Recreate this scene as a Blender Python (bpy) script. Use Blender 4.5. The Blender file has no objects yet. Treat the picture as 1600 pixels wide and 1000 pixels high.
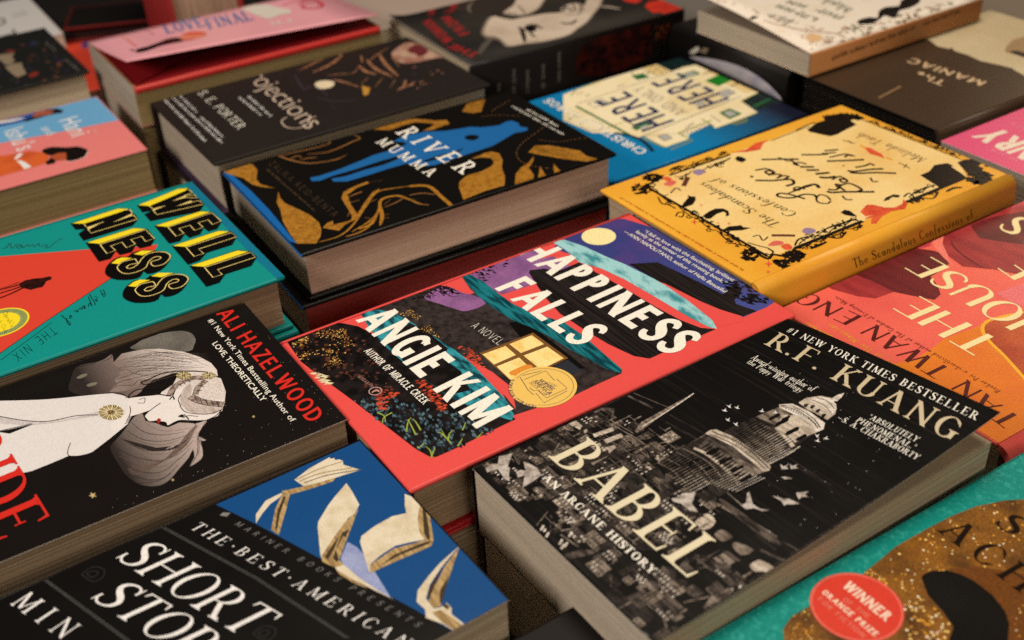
import bpy, bmesh, math, random
from mathutils import Vector, Matrix
from mathutils.geometry import tessellate_polygon

# ------------------------------------------------------------------ camera, world, lamps, exposure
SC = bpy.context.scene
COL = SC.collection
FPX = 1807.0                      # focal length in pixels of the 1600 x 1000 frame
PITCH, ROLL = 0.584116, -0.055652
CAMH = 0.440                      # camera height above the table top (m)
cp_, sp_ = math.cos(PITCH), math.sin(PITCH)
_r, _f, _u = Vector((1, 0, 0)), Vector((0, cp_, -sp_)), Vector((0, sp_, cp_))
cr_, sr_ = math.cos(ROLL), math.sin(ROLL)
RGT = cr_ * _r + sr_ * _u
UPV = -sr_ * _r + cr_ * _u
CAM = Vector((0, 0, CAMH))
cd = bpy.data.cameras.new('camera')
cam = bpy.data.objects.new('camera', cd)
COL.objects.link(cam)
M = Matrix.Identity(4)
for i in range(3):
    M[i][0], M[i][1], M[i][2], M[i][3] = RGT[i], UPV[i], -_f[i], CAM[i]
cam.matrix_world = M
cd.sensor_width = 36.0
cd.lens = FPX / 1600 * 36.0
cd.clip_start, cd.clip_end = 0.02, 60
cd.dof.use_dof = True
cd.dof.focus_distance = 0.60
cd.dof.aperture_fstop = 7.2
SC.camera = cam

W = bpy.data.worlds.new('World')
SC.world = W
W.use_nodes = True
bg = W.node_tree.nodes['Background']
bg.inputs[0].default_value = (1.0, 0.84, 0.68, 1)
bg.inputs[1].default_value = 0.012

def area(name, loc, target, sx, sy, power, color):
    l = bpy.data.lights.new(name, 'AREA')
    l.shape, l.size, l.size_y, l.energy, l.color = 'RECTANGLE', sx, sy, power, color
    o = bpy.data.objects.new(name, l)
    COL.objects.link(o)
    o.location = loc
    o.rotation_euler = (Vector(target) - Vector(loc)).to_track_quat('-Z', 'Y').to_euler()
    return o

area('ceiling_lamp', (0.10, 0.78, 1.45), (0.05, 0.56, 0.1), 0.65, 0.45, 17.5, (1.0, 0.86, 0.68))
area('shelf_lamp', (1.7, 2.6, 1.3), (0.4, 0.8, 0.1), 0.8, 0.6, 6.5, (1.0, 0.74, 0.48))
area('window_light', (-1.15, -0.40, 1.10), (-0.05, 0.6, 0.06), 0.6, 0.5, 22.0, (1.0, 0.87, 0.72))
area('aisle_lamp', (0.75, -1.1, 1.0), (0.0, 0.6, 0.08), 0.8, 0.5, 9.5, (1.0, 0.82, 0.62))

SC.view_settings.view_transform = 'Standard'
SC.view_settings.look = 'None'
SC.view_settings.exposure = 0.0
SC.view_settings.gamma = 1.0
try:
    SC.cycles.use_denoising = False
    SC.cycles.use_adaptive_sampling = False
    SC.cycles.max_bounces = 6
except Exception:
    pass

# ------------------------------------------------------------------ materials
def lin(c):
    out = []
    for v in c:
        v /= 255.0
        out.append(v / 12.92 if v <= 0.04045 else ((v + 0.055) / 1.055) ** 2.4)
    return out
TINT = (1.0, 0.93, 0.80)
def alb(c, k=0.84):
    return tuple(min(0.88, k * v / t) for v, t in zip(lin(c), TINT)) + (1.0,)

MATS = {}
def mat(name, c, rough=0.30, c2=None, sc=(60, 60, 60), lo=0.4, hi=0.65, spec=0.16, grain=0.15, gs=1300.0,
        grad=None, metal=0.0, bump=0.0, detail=3.0, rot=0.0, coat=0.0):
    if name in MATS:
        return MATS[name]
    m = bpy.data.materials.new(name)
    m.use_nodes = True
    nt = m.node_tree
    b = nt.nodes['Principled BSDF']
    N, L = nt.nodes.new, nt.links.new
    tc = N('ShaderNodeTexCoord')
    col = N('ShaderNodeRGB'); col.outputs[0].default_value = alb(c)
    cur = col.outputs[0]
    def mix(fac, a, bcol):
        x = N('ShaderNodeMix'); x.data_type = 'RGBA'
        L(fac, x.inputs[0]); L(a, x.inputs[6])
        if isinstance(bcol, tuple): x.inputs[7].default_value = bcol
        else: L(bcol, x.inputs[7])
        return x.outputs[2]
    if c2 is not None:
        mp = N('ShaderNodeMapping'); mp.inputs['Scale'].default_value = sc
        mp.inputs['Rotation'].default_value = (0, 0, rot)
        L(tc.outputs['Object'], mp.inputs[0])
        nz = N('ShaderNodeTexNoise'); nz.inputs['Scale'].default_value = 1.0
        nz.inputs['Detail'].default_value = detail
        L(mp.outputs[0], nz.inputs['Vector'])
        mr = N('ShaderNodeMapRange')
        mr.inputs[1].default_value, mr.inputs[2].default_value = lo, hi
        L(nz.outputs[0], mr.inputs[0])
        cur = mix(mr.outputs[0], cur, alb(c2))
    if grad is not None:               # printed blend of two inks: (axis, from, to, colour)
        sx = N('ShaderNodeSeparateXYZ'); L(tc.outputs['Object'], sx.inputs[0])
        mr = N('ShaderNodeMapRange'); mr.inputs[1].default_value, mr.inputs[2].default_value = grad[1], grad[2]
        L(sx.outputs['XYZ'.index(grad[0].upper())], mr.inputs[0])
        cur = mix(mr.outputs[0], cur, alb(grad[3]))
    if grain:
        g = N('ShaderNodeTexNoise'); g.inputs['Scale'].default_value = gs; g.inputs['Detail'].default_value = 2
        L(tc.outputs['Object'], g.inputs['Vector'])
        mr = N('ShaderNodeMapRange'); mr.inputs[1].default_value, mr.inputs[2].default_value = 0.3, 0.7
        mr.inputs[3].default_value, mr.inputs[4].default_value = 1 - grain * 1.6, 1 + grain * 1.6
        L(g.outputs[0], mr.inputs[0])
        hs = N('ShaderNodeVectorMath'); hs.operation = 'SCALE'
        L(cur, hs.inputs[0]); L(mr.outputs[0], hs.inputs['Scale'])
        cur = hs.outputs[0]
        # faint wear in the gloss
        g2 = N('ShaderNodeTexNoise'); g2.inputs['Scale'].default_value = 35; g2.inputs['Detail'].default_value = 5
        L(tc.outputs['Object'], g2.inputs['Vector'])
        m2 = N('ShaderNodeMapRange'); m2.inputs[3].default_value, m2.inputs[4].default_value = rough - .05, rough + .08
        L(g2.outputs[0], m2.inputs[0]); L(m2.outputs[0], b.inputs['Roughness'])
    else:
        b.inputs['Roughness'].default_value = rough
    L(cur, b.inputs['Base Color'])
    b.inputs['Specular IOR Level'].default_value = spec
    b.inputs['Metallic'].default_value = metal
    if coat:
        b.inputs['Coat Weight'].default_value = coat
        b.inputs['Coat Roughness'].default_value = 0.25
    if bump:
        bn = N('ShaderNodeBump'); bn.inputs['Strength'].default_value = bump; bn.inputs['Distance'].default_value = 0.0005
        g3 = N('ShaderNodeTexNoise'); g3.inputs['Scale'].default_value = 500
        L(tc.outputs['Object'], g3.inputs['Vector']); L(g3.outputs[0], bn.inputs['Height']); L(bn.outputs[0], b.inputs['Normal'])
    MATS[name] = m
    return m

def pages_mat(name, c, c2):
    """cut paper edges: fine uneven bands along the thickness"""
    if name in MATS:
        return MATS[name]
    return mat(name, c, rough=0.85, c2=c2, sc=(3, 3, 2700), lo=0.34, hi=0.66, spec=0.1, grain=0.06, gs=900, detail=6)

# ------------------------------------------------------------------ pixel <-> place
def ray(px, py):
    return ((px - 800.0) / FPX) * RGT - ((py - 500.0) / FPX) * UPV + _f

def tl(ox, oy, s):
    """reader for outline points noted in an enlarged piece of the photograph"""
    def rd(txt):
        v = [float(a) for a in txt.replace(',', ' ').split()]
        return [(ox + v[i] / s, oy + v[i + 1] / s) for i in range(0, len(v), 2)]
    return rd
PX = tl(0, 0, 1)

# ------------------------------------------------------------------ lettering: a small parametric type
def smooth(pts, n=6, closed=False):
    if len(pts) < 3:
        return list(pts)
    out = []
    m = len(pts)
    for i in range(m if closed else m - 1):
        p0 = pts[(i - 1) % m] if (closed or i > 0) else pts[0]
        p1, p2 = pts[i], pts[(i + 1) % m]
        p3 = pts[(i + 2) % m] if (closed or i + 2 < m) else pts[-1]
        for k in range(n):
            t = k / n
            out.append(tuple(0.5 * ((2 * b) + (-a + c) * t + (2 * a - 5 * b + 4 * c - d) * t * t + (-a + 3 * b - 3 * c + d) * t ** 3)
                             for a, b, c, d in zip(p0, p1, p2, p3)))
    if not closed:
        out.append(tuple(pts[-1]))
    return out

def strip(pts, ws):
    """quads of a ribbon along pts with full widths ws"""
    L, R = [], []
    n = len(pts)
    for i in range(n):
        a, b = pts[max(0, i - 1)], pts[min(n - 1, i + 1)]
        dx, dy = b[0] - a[0], b[1] - a[1]
        l = math.hypot(dx, dy) or 1e-9
        nx, ny = -dy / l, dx / l
        w = ws[i] / 2
        L.append((pts[i][0] + nx * w, pts[i][1] + ny * w)); R.append((pts[i][0] - nx * w, pts[i][1] - ny * w))
    return [[R[i], R[i + 1], L[i + 1], L[i]] for i in range(n - 1)]

class Type:
    """letters from stems, hairlines, bowls and serifs; cap height 1"""
    def __init__(s, T=0.14, t=0.05, serif=0.09, sf=0.04):
        s.T, s.t, s.s, s.sf = T, t, serif, sf
        s.cache = {}
    def foot(s, x, y, w, up):
        if s.s <= 0: return
        d = 1 if up else -1
        h, k, b = w / 2 + s.s, s.sf, s.sf + 0.07
        s.q += [[(x - h, y), (x + h, y), (x + h, y + d * k), (x - h, y + d * k)],
                [(x - h * .55 - w * .2, y + d * k), (x + h * .55 + w * .2, y + d * k), (x + w / 2, y + d * b), (x - w / 2, y + d * b)]]
    def stem(s, x, y0=0.0, y1=1.0, w=None, b=True, a=True):
        w = w or s.T
        s.q.append([(x - w / 2, y0), (x + w / 2, y0), (x + w / 2, y1), (x - w / 2, y1)])
        if b: s.foot(x, y0, w, True)
        if a: s.foot(x, y1, w, False)
    def diag(s, x0, y0, x1, y1, w):
        s.q.append([(x0 - w / 2, y0), (x0 + w / 2, y0), (x1 + w / 2, y1), (x1 - w / 2, y1)])
    def bar(s, x0, x1, y, t=None):
        t = t or s.t
        s.q.append([(x0, y - t / 2), (x1, y - t / 2), (x1, y + t / 2), (x0, y + t / 2)])
    def beak(s, x, y, d, l=0.17):
        if s.s <= 0: return
        s.q.append([(x - .06, y), (x, y), (x + .02, y + d * l), (x - .012, y + d * l)])
    def arc(s, cx, cy, rx, ry, a0, a1, T=None, t=None, n=14):
        T, t = T or s.T, t or s.t
        P = []
        for i in range(n + 1):
            a = math.radians(a0 + (a1 - a0) * i / n)
            P.append(((cx + rx * math.cos(a), cy + ry * math.sin(a)),
                      (cx + max(.01, rx - T) * math.cos(a), cy + max(.01, ry - t) * math.sin(a))))
        for i in range(n):
            s.q.append([P[i][0], P[i + 1][0], P[i + 1][1], P[i][1]])
    def brush(s, pts, ws):
        p = smooth([(x, y, w) for (x, y), w in zip(pts, ws)], 5)
        s.q += strip([(a, b) for a, b, _ in p], [c for _, _, c in p])
    def glyph(s, c):
        if c in s.cache: return s.cache[c]
        s.q = []
        T, t, S = s.T, s.t, max(s.s, 0.02)
        x0 = S + T / 2
        xr = .5
        w = 0.6
        X = 0.50                        # x-height
        tt = max(t, T * .35)
        if c in 'HNMU':
            if c == 'H': s.stem(x0); s.stem(x0 + .56); s.bar(x0, x0 + .56, .51); w = x0 * 2 + .56
            if c == 'N':
                s.stem(x0, w=max(t, T * .5), b=True, a=False); s.stem(x0 + .58, w=max(t, T * .5), b=False)
                s.diag(x0 - .02, 1, x0 + .6 , 0, T * 1.15); w = x0 * 2 + .58
            if c == 'M':
                s.stem(x0, w=max(t, T * .5), a=False); s.stem(x0 + .72)
                s.diag(x0 + .02, 1, x0 + .36, .08, T * 1.1); s.diag(x0 + .72, 1, x0 + .36, .08, max(t, T * .5)); w = x0 * 2 + .72
            if c == 'U':
                s.stem(x0, .3, 1, b=False); s.stem(x0 + .52, .3, 1, w=max(t, T * .55), b=False)
                s.arc(x0 + .26, .3, .26 + T / 2, .315, 180, 360, T=T, t=max(t, .05)); w = x0 * 2 + .52
        elif c in 'EFL':
            s.stem(x0)
            if c in 'EL': s.bar(x0, x0 + .50, t / 2); s.beak(x0 + .50, t * .8, 1, .2)
            if c in 'EF': s.bar(x0, x0 + .46, 1 - t / 2); s.beak(x0 + .46, 1 - t * .8, -1); s.bar(x0, x0 + .36, .52)
            if c == 'E' and s.s > 0: s.q.append([(x0 + .335, .42), (x0 + .365, .42), (x0 + .365, .62), (x0 + .335, .62)])
            w = x0 + .50 + .06
        elif c == 'I': s.stem(x0); w = x0 * 2
        elif c == 'J': s.stem(x0 + .22, .2, 1, b=False); s.arc(x0 + .04, .2, .18 + T / 2, .24, 180, 360); w = x0 * 2 + .22
        elif c == 'T':
            s.stem(.34, a=False); s.bar(.02, .66, 1 - t / 2); s.beak(.66, 1 - t * .8, -1); 
            if s.s > 0: s.q.append([(.02, 1 - t * .8), (.08, 1 - t * .8), (.032, .83), (0, .83)])
            w = .68
        elif c in 'BPRD':
            s.stem(x0)
            e = x0 + .14
            if c == 'D': s.bar(x0, e, 1 - t / 2); s.bar(x0, e, t / 2); s.arc(e, .5, .46, .5, -90, 90); w = e + .5
            else:
                yc, ry = (.74, .26) if c == 'B' else (.72, .28)
                s.bar(x0, e, 1 - t / 2); s.bar(x0, e, yc - ry + t / 2); s.arc(e, yc, .30, ry, -90, 90)
                w = e + .36
                if c == 'B':
                    s.bar(x0, e, t / 2); s.arc(e, .27, .36, .27, -90, 90); s.bar(x0, e, .54 - t / 2); w = e + .42
                if c == 'R':
                    s.diag(x0 + .22, .46, x0 + .53, 0, T * 1.1); s.foot(x0 + .53, 0, T, True); w = x0 + .64
        elif c in 'OQCG':
            if c == 'O': s.arc(.40, .5, .38, .515, 0, 360, n=28); w = .80
            if c in 'CG':
                s.arc(.40, .5, .38, .515, 42, 318, n=22); w = .72
                s.brush([(.40 + (.38 - T * .4) * math.cos(.75), .5 + .49 * math.sin(.75)), (.70, .70 if s.s > 0 else .82)], [max(t, T * .5), .02 if s.s > 0 else T * .7])
                if c == 'C': s.brush([(.40 + (.38 - T * .4) * math.cos(.75), .5 - .49 * math.sin(.75)), (.71, .24)], [max(t, T * .5), .03 if s.s > 0 else T * .7])
                if c == 'G': s.stem(.64, .06, .44, b=False, a=s.s > 0); w = .78; s.bar(.46, .66, .44 - t / 2) if s.s <= 0 else None
        elif c == 'S':
            a, m, z = max(t, T * .45), T * .8, T * 1.15
            s.brush([(.54, .77), (.47, .91), (.32, .965), (.14, .88), (.10, .72), (.22, .58), (.40, .46), (.52, .32), (.50, .14), (.36, .04), (.20, .04), (.08, .14), (.05, .25)],
                    [a * .8, a, a, m, z * .85, z, z * 1.05, z * .9, m, a, a, a, a * .8]); w = .62
            if s.s > 0:
                s.q += [[(.50, .72), (.56, .72), (.555, .99), (.53, .99)], [(.03, .02), (.055, .02), (.08, .30), (.02, .30)]]
        elif c in 'AVWXYKZ':
            th = max(t, T * .5)
            if c == 'A':
                s.diag(.06 + S, 0, .40, 1, th); s.diag(.74, 0, .40, 1, T * 1.1); s.bar(.19, .61, .33)
                s.foot(.06 + S, 0, th, True); s.foot(.74, 0, T, True); w = .80 + S
            if c == 'V':
                s.diag(.08 + S / 2, 1, .40, 0, T * 1.1); s.diag(.72, 1, .40, 0, th); s.foot(.08 + S / 2, 1, T, False); s.foot(.72, 1, th, False); w = .80
            if c == 'W':
                s.diag(.08, 1, .32, 0, T * 1.1); s.diag(.54, 1, .32, 0, th); s.diag(.54, 1, .78, 0, T * 1.1); s.diag(1.0, 1, .78, 0, th)
                s.foot(.08, 1, T, False); s.foot(.54, 1, th, False); s.foot(1.0, 1, th, False); w = 1.08
            if c == 'X':
                s.diag(.08, 1, .62, 0, T * 1.1); s.diag(.62, 1, .08, 0, th); w = .72
                for x, y in ((.08, 0), (.62, 0)): s.foot(x, 0, th, True); s.foot(x, 1, th, False)
            if c == 'Y':
                s.diag(.08, 1, .36, .45, T * 1.1); s.diag(.64, 1, .36, .45, th); s.stem(.36, 0, .47, a=False); s.foot(.08, 1, T, False); s.foot(.64, 1, th, False); w = .72
            if c == 'K':
                s.stem(x0); s.diag(x0 + .05, .42, x0 + .46, 1, th); s.diag(x0 + .18, .56, x0 + .54, 0, T * 1.1)
                s.foot(x0 + .46, 1, th, False); s.foot(x0 + .54, 0, T, True); w = x0 + .64
            if c == 'Z': s.bar(.05, .6, 1 - t / 2); s.bar(.05, .62, t / 2); s.diag(.10, 0, .55, 1, T * 1.1); w = .66
        elif c in 'acdegoqbp':
            s.arc(.24, X / 2, .22, X / 2 + .012, 0 if c != 'c' and c != 'e' else 40, 360 if c not in 'ce' else 330, T=T * .9, t=tt, n=18); w = .50
            if c == 'e': s.bar(.06, .44, .27, tt); s.arc(.24, X / 2, .22, X / 2 + .012, 0, 60, T=T * .6, t=tt, n=5)
            if c == 'c': w = .46
            if c == 'a': s.stem(.44, 0, X, T * .8, b=False, a=False); w = .56
            if c == 'd': s.stem(.44, 0, 1.05, T * .8, b=False, a=False); w = .56
            if c == 'q': s.stem(.44, -.3, X, T * .8, b=False, a=False); w = .56
            if c == 'g': s.stem(.44, -.12, X, T * .8, b=False, a=False); s.arc(.25, -.12, .19 + T * .4, .2, 180, 360, T=T * .8, t=tt, n=8); w = .56
            if c == 'b': s.stem(.05, 0, 1.05, T * .8, b=False, a=False)
            if c == 'p': s.stem(.05, -.3, X, T * .8, b=s.s > 0, a=False)
        elif c in 'hnmruilkftjy':
            v = T * .85
            if c in 'nhmr': s.stem(.08, 0, 1.05 if c == 'h' else X, v, b=s.s > 0, a=False)
            if c in 'nh': s.arc(.26, X - .2, .18 + v / 2, .2, 0, 180, T=v, t=tt, n=8); s.stem(.44, 0, X - .2, v, b=s.s > 0, a=False); w = .56
            if c == 'm':
                for d in (.23, .53): s.arc(d, X - .18, .15 + v / 2, .18, 0, 180, T=v, t=tt, n=7); s.stem(d + .15, 0, X - .18, v, b=s.s > 0, a=False)
                w = .80
            if c == 'r': s.arc(.24, X - .16, .16 + v / 2, .16, 35, 180, T=v, t=tt, n=6); w = .38
            if c == 'u': s.stem(.08, .18, X, v, b=False, a=False); s.arc(.26, .19, .18 + v / 2, .2, 180, 360, T=v, t=tt, n=8); s.stem(.44, 0, X, v, b=False, a=False); w = .56
            if c in 'il': s.stem(.10, 0, X if c == 'i' else 1.05, v, b=s.s > 0, a=False); w = .24
            if c == 'j': s.stem(.12, -.2, X, v, b=False, a=False); w = .24
            if c in 'ij': s.q.append([(.12 - v * .6, .63), (.12 + v * .6, .63), (.12 + v * .6, .75), (.12 - v * .6, .75)])
            if c == 'k': s.stem(.08, 0, 1.05, v, b=s.s > 0, a=False); s.diag(.10, .2, .40, X, tt); s.diag(.20, .28, .44, 0, v); w = .50
            if c == 'f': s.stem(.16, 0, .85, v, b=s.s > 0, a=False); s.arc(.30, .85, .14 + v / 2, .2, 40, 180, T=v, t=tt, n=7); s.bar(.04, .34, X - tt / 2, tt); w = .34
            if c == 't': s.stem(.16, .1, .72, v, b=False, a=False); s.arc(.28, .12, .12 + v / 2, .13, 180, 310, T=v, t=tt, n=6); s.bar(.04, .34, X - tt / 2, tt); w = .38
            if c == 'y': s.diag(.06, X, .26, 0, v); s.diag(.46, X, .18, -.3, tt); w = .50
        elif c == 's':
            s.brush([(.34, .40), (.22, .485), (.09, .40), (.14, .30), (.28, .21), (.34, .11), (.22, .012), (.06, .10)], [tt, tt, T * .8, T * .8, T * .8, T * .8, tt, tt]); w = .42
        elif c in 'vwx':
            v = T * .85
            if c == 'v': s.diag(.05, X, .24, 0, v); s.diag(.42, X, .24, 0, tt); w = .48
            if c == 'w': s.diag(.05, X, .2, 0, v); s.diag(.35, X, .2, 0, tt); s.diag(.35, X, .5, 0, v); s.diag(.64, X, .5, 0, tt); w = .70
            if c == 'x': s.diag(.05, X, .40, 0, v); s.diag(.40, X, .05, 0, tt); w = .46
        elif c in '.,·*':
            y = .45 if c == '·' else .02
            s.arc(.12, y + .06, .075, .075, 0, 360, T=.07, t=.07, n=10); w = .26
            if c == ',': s.diag(.14, .05, .08, -.14, .05)
        elif c in '-—': s.bar(.03, .35 if c == '-' else .75, .38, max(t, .06)); w = .40 if c == '-' else .80
        elif c in '“”"\'':
            for k in ((.08, .22) if c != "'" else (.08,)): s.diag(k, .72, k + .03, .98, .07)
            w = .32 if c != "'" else .18
        elif c == '#': s.diag(.16, .05, .26, .95, .06); s.diag(.40, .05, .50, .95, .06); s.bar(.05, .6, .35, .07); s.bar(.05, .6, .65, .07); w = .66
        elif c == '1': s.stem(.24, a=False); s.diag(.20, 1, .08, .8, .08); w = .44
        elif c == '!': s.stem(.12, .3, 1, b=False, a=False); s.arc(.12, .08, .08, .08, 0, 360, T=.07, t=.07, n=8); w = .26
        elif c == ' ': w = .34
        s.cache[c] = (s.q, w)
        return s.cache[c]
    def line(s, txt, track=0.05):
        out, x = [], 0.0
        for c in txt:
            q, w = s.glyph(c)
            out += [[(px + x, py) for px, py in p] for p in q]
            x += w + track
        return out, max(1e-3, x - track)

ROMAN = Type(.15, .045, .085)
ROMANL = Type(.115, .035, .08, .03)
ROMANB = Type(.20, .075, .085, .05)
BOOKI = Type(.12, .04, .05, .03)
SLAB = Type(.15, .10, .10, .07)
POSTER = Type(.235, .19, 0)
GROT = Type(.17, .15, 0)
THIN = Type(.055, .055, 0)
LIGHT = Type(.09, .08, 0)
DECO = Type(.15, .045, 0)
PEN = Type(.085, .03, 0)

# the built-in sans, read once per string as a flat mesh (used for round bold and lower-case words)
_sans = {}
def sans(txt, weight=0.0, space=1.0):
    k = (txt, weight, space)
    if k not in _sans:
        cu = bpy.data.curves.new('t', 'FONT')
        cu.body = txt; cu.offset = weight; cu.resolution_u = 3; cu.space_character = space
        o = bpy.data.objects.new('t', cu)
        COL.objects.link(o)
        dg = bpy.context.evaluated_depsgraph_get()
        me = bpy.data.meshes.new_from_object(o.evaluated_get(dg))
        vs = [(v.co.x, v.co.y) for v in me.vertices]
        fs = [list(p.vertices) for p in me.polygons]
        bpy.data.objects.remove(o); bpy.data.curves.remove(cu); bpy.data.meshes.remove(me)
        x0, x1 = min(v[0] for v in vs), max(v[0] for v in vs)
        CH = 0.729 - 0.0
        vs = [((x - x0) / CH, y / CH) for x, y in vs]
        _sans[k] = (vs, fs, (x1 - x0) / CH)
    return _sans[k]

# ------------------------------------------------------------------ mesh helpers
def new_obj(name, me, parent=None):
    o = bpy.data.objects.new(name, me)
    COL.objects.link(o)
    if parent: o.parent = parent
    return o

def from_bm(name, bm, mats, parent=None, smooth=False):
    me = bpy.data.meshes.new(name)
    bmesh.ops.recalc_face_normals(bm, faces=bm.faces) if smooth else None
    bm.to_mesh(me); bm.free()
    for m in mats: me.materials.append(m)
    if smooth:
        for p in me.polygons: p.use_smooth = True
    return new_obj(name, me, parent)

def slab_bm(x0, x1, y0, y1, z0, z1, bev=0.0006, corner=0.0012, seg=2):
    bm = bmesh.new()
    bmesh.ops.create_cube(bm, size=1)
    for v in bm.verts:
        v.co = Vector(((x0 + x1) / 2 + v.co.x * (x1 - x0), (y0 + y1) / 2 + v.co.y * (y1 - y0), (z0 + z1) / 2 + v.co.z * (z1 - z0)))
    if corner:
        e = [e for e in bm.edges if abs(e.verts[0].co.z - e.verts[1].co.z) > 1e-6]
        bmesh.ops.bevel(bm, geom=e, offset=corner, segments=3, affect='EDGES', profile=.5)
    if bev:
        e = [e for e in bm.edges if abs(e.verts[0].co.z - e.verts[1].co.z) < 1e-7]
        bmesh.ops.bevel(bm, geom=e, offset=min(bev, (z1 - z0) * .42), segments=seg, affect='EDGES', profile=.5)
    for f in bm.faces:
        f.smooth = abs(f.normal.z) < .99
    return bm

class Book:
    all = {}
    def __init__(s, key, name, label, rect, thick, kind, cmat, side=None, pages=None, group='books laid out on the sale table',
                 spine='L', bend=None, back=None, edge=None, cat='book', grid=(1, 1), dx0=0.0, dx1=0.0, dy1=0.0, inset=None, pj=0.07, round_=None):
        cx, cy, cz, yaw, w, h = rect
        # trims of hidden margins (mm): dx0 left, dx1 right, dy1 far edge
        ex0, ey0 = (math.cos(yaw), math.sin(yaw)), (-math.sin(yaw), math.cos(yaw))
        cx += ex0[0] * (dx0 - dx1) / 2 - ey0[0] * dy1 / 2; cy += ex0[1] * (dx0 - dx1) / 2 - ey0[1] * dy1 / 2
        w -= dx0 + dx1; h -= dy1
        s.key, s.w, s.h, s.T, s.kind, s.bend, s.grid = key, w / 1e3, h / 1e3, thick / 1e3, kind, bend, grid
        s.yaw = yaw
        s.org = Vector((cx / 1e3, cy / 1e3, CAMH + (cz - thick) / 1e3))
        s.ex = Vector((ex0[0], ex0[1], 0)); s.ey = Vector((ey0[0], ey0[1], 0))
        s.mats = dict(c=cmat, side=side or cmat, back=back or cmat, edge=edge or cmat, pages=pages, head=pages)
        s.spine = spine
        s.pj = pj
        s.art = {}
        s.na = 0
        s.layers = {}
        s.root = bpy.data.objects.new(name, None)
        s.root.empty_display_size = .05
        COL.objects.link(s.root)
        s.root.location = s.org
        s.root.rotation_euler = (0, 0, yaw)
        s.root['label'], s.root['category'], s.root['group'] = label, cat, group
        s.round = round_ if round_ is not None else (0.004 if kind == 'hard' else 0.0009)
        s.board = 0.0028 if kind == 'hard' else 0.0004
        s.inset = (inset if inset is not None else (4.0 if kind == 'hard' else 0.4)) / 1e3
        Book.all[key] = s
    # ---- places on the cover
    def zt(s, x, y):
        return s.T + (s.bend(min(1, max(0, x / s.w + .5)), min(1, max(0, y / s.h + .5))) if s.bend else 0.0)
    def loc(s, px, py):
        d = ray(px, py)
        z = s.T
        for k in range(12 if s.bend else 1):
            t = (s.org.z + z - CAM.z) / d.z
            p = CAM + d * t - s.org
            x, y = p.dot(s.ex), p.dot(s.ey)
            z2 = s.zt(x, y)
            if abs(z2 - z) < 1e-6: break
            z = z + (z2 - z) * .7
        return (x, y)
    def locs(s, px, py):                    # on the spine plane x = +w/2: gives (y, z)
        d = ray(px, py)
        n = s.ex
        p0 = s.org + s.ex * (s.w / 2)
        t = (p0 - CAM).dot(n) / d.dot(n)
        p = CAM + d * t - s.org
        return (p.dot(s.ey), p.z)
    # ---- printing
    def put(s, name, m, layer, faces, face='top'):
        """faces: lists of local points; kept apart so that crossing strokes never share a plane"""
        k = (name, face)
        a = s.art.setdefault(k, [])
        s.na += 1
        a.append((m, layer, s.na % 8, faces))
    def poly(s, name, m, layer, pts, rounded=0, face='top'):
        f = s.loc if face == 'top' else s.locs
        p = [f(*q) for q in pts]
        if rounded: p = smooth(p, rounded, True)
        s.lpoly(name, m, layer, p, face)
    def lpoly(s, name, m, layer, p, face='top'):
        v = [Vector((x, y, 0)) for x, y in p]
        tri = tessellate_polygon([v])
        s.put(name, m, layer, [('mesh', p, [list(t) for t in tri])], face)
    def stroke(s, name, m, layer, pts, w, n=5, face='top', taper=False):
        f = s.loc if face == 'top' else s.locs
        p = [f(*q) for q in pts]
        p = smooth(p, n)
        k = len(p)
        if isinstance(w, (int, float)):
            ws = [w / 1e3] * k
        else:
            ws = [(w[0] + (w[1] - w[0]) * i / (k - 1)) / 1e3 for i in range(k)]
        if taper: ws = [max(.00005, a * math.sin(math.pi * (0.04 + .92 * i / (k - 1))) ** .6) for i, a in enumerate(ws)]
        s.put(name, m, layer, strip(p, ws), face)
    def text(s, name, m, layer, txt, font, p0, p1, cap, track=.06, weight=0.0, face='top'):
        f = s.loc if face == 'top' else s.locs
        a = f(*p0); b = f(*p1); c = f(p0[0] + cap[0], p0[1] + cap[1])
        if font == 'sans':
            vs, fs, w = sans(txt, weight, 1.0 + track)
        else:
            q, w = font.line(txt, track)
        X = ((b[0] - a[0]) / w, (b[1] - a[1]) / w); Y = (c[0] - a[0], c[1] - a[1])
        T = lambda x, y: (a[0] + X[0] * x + Y[0] * y, a[1] + X[1] * x + Y[1] * y)
        if font == 'sans':
            s.put(name, m, layer, [('mesh', [T(*v) for v in vs], fs)], face)
        else:
            s.put(name, m, layer, [[T(*v) for v in p] for p in q], face)
        return T
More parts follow.
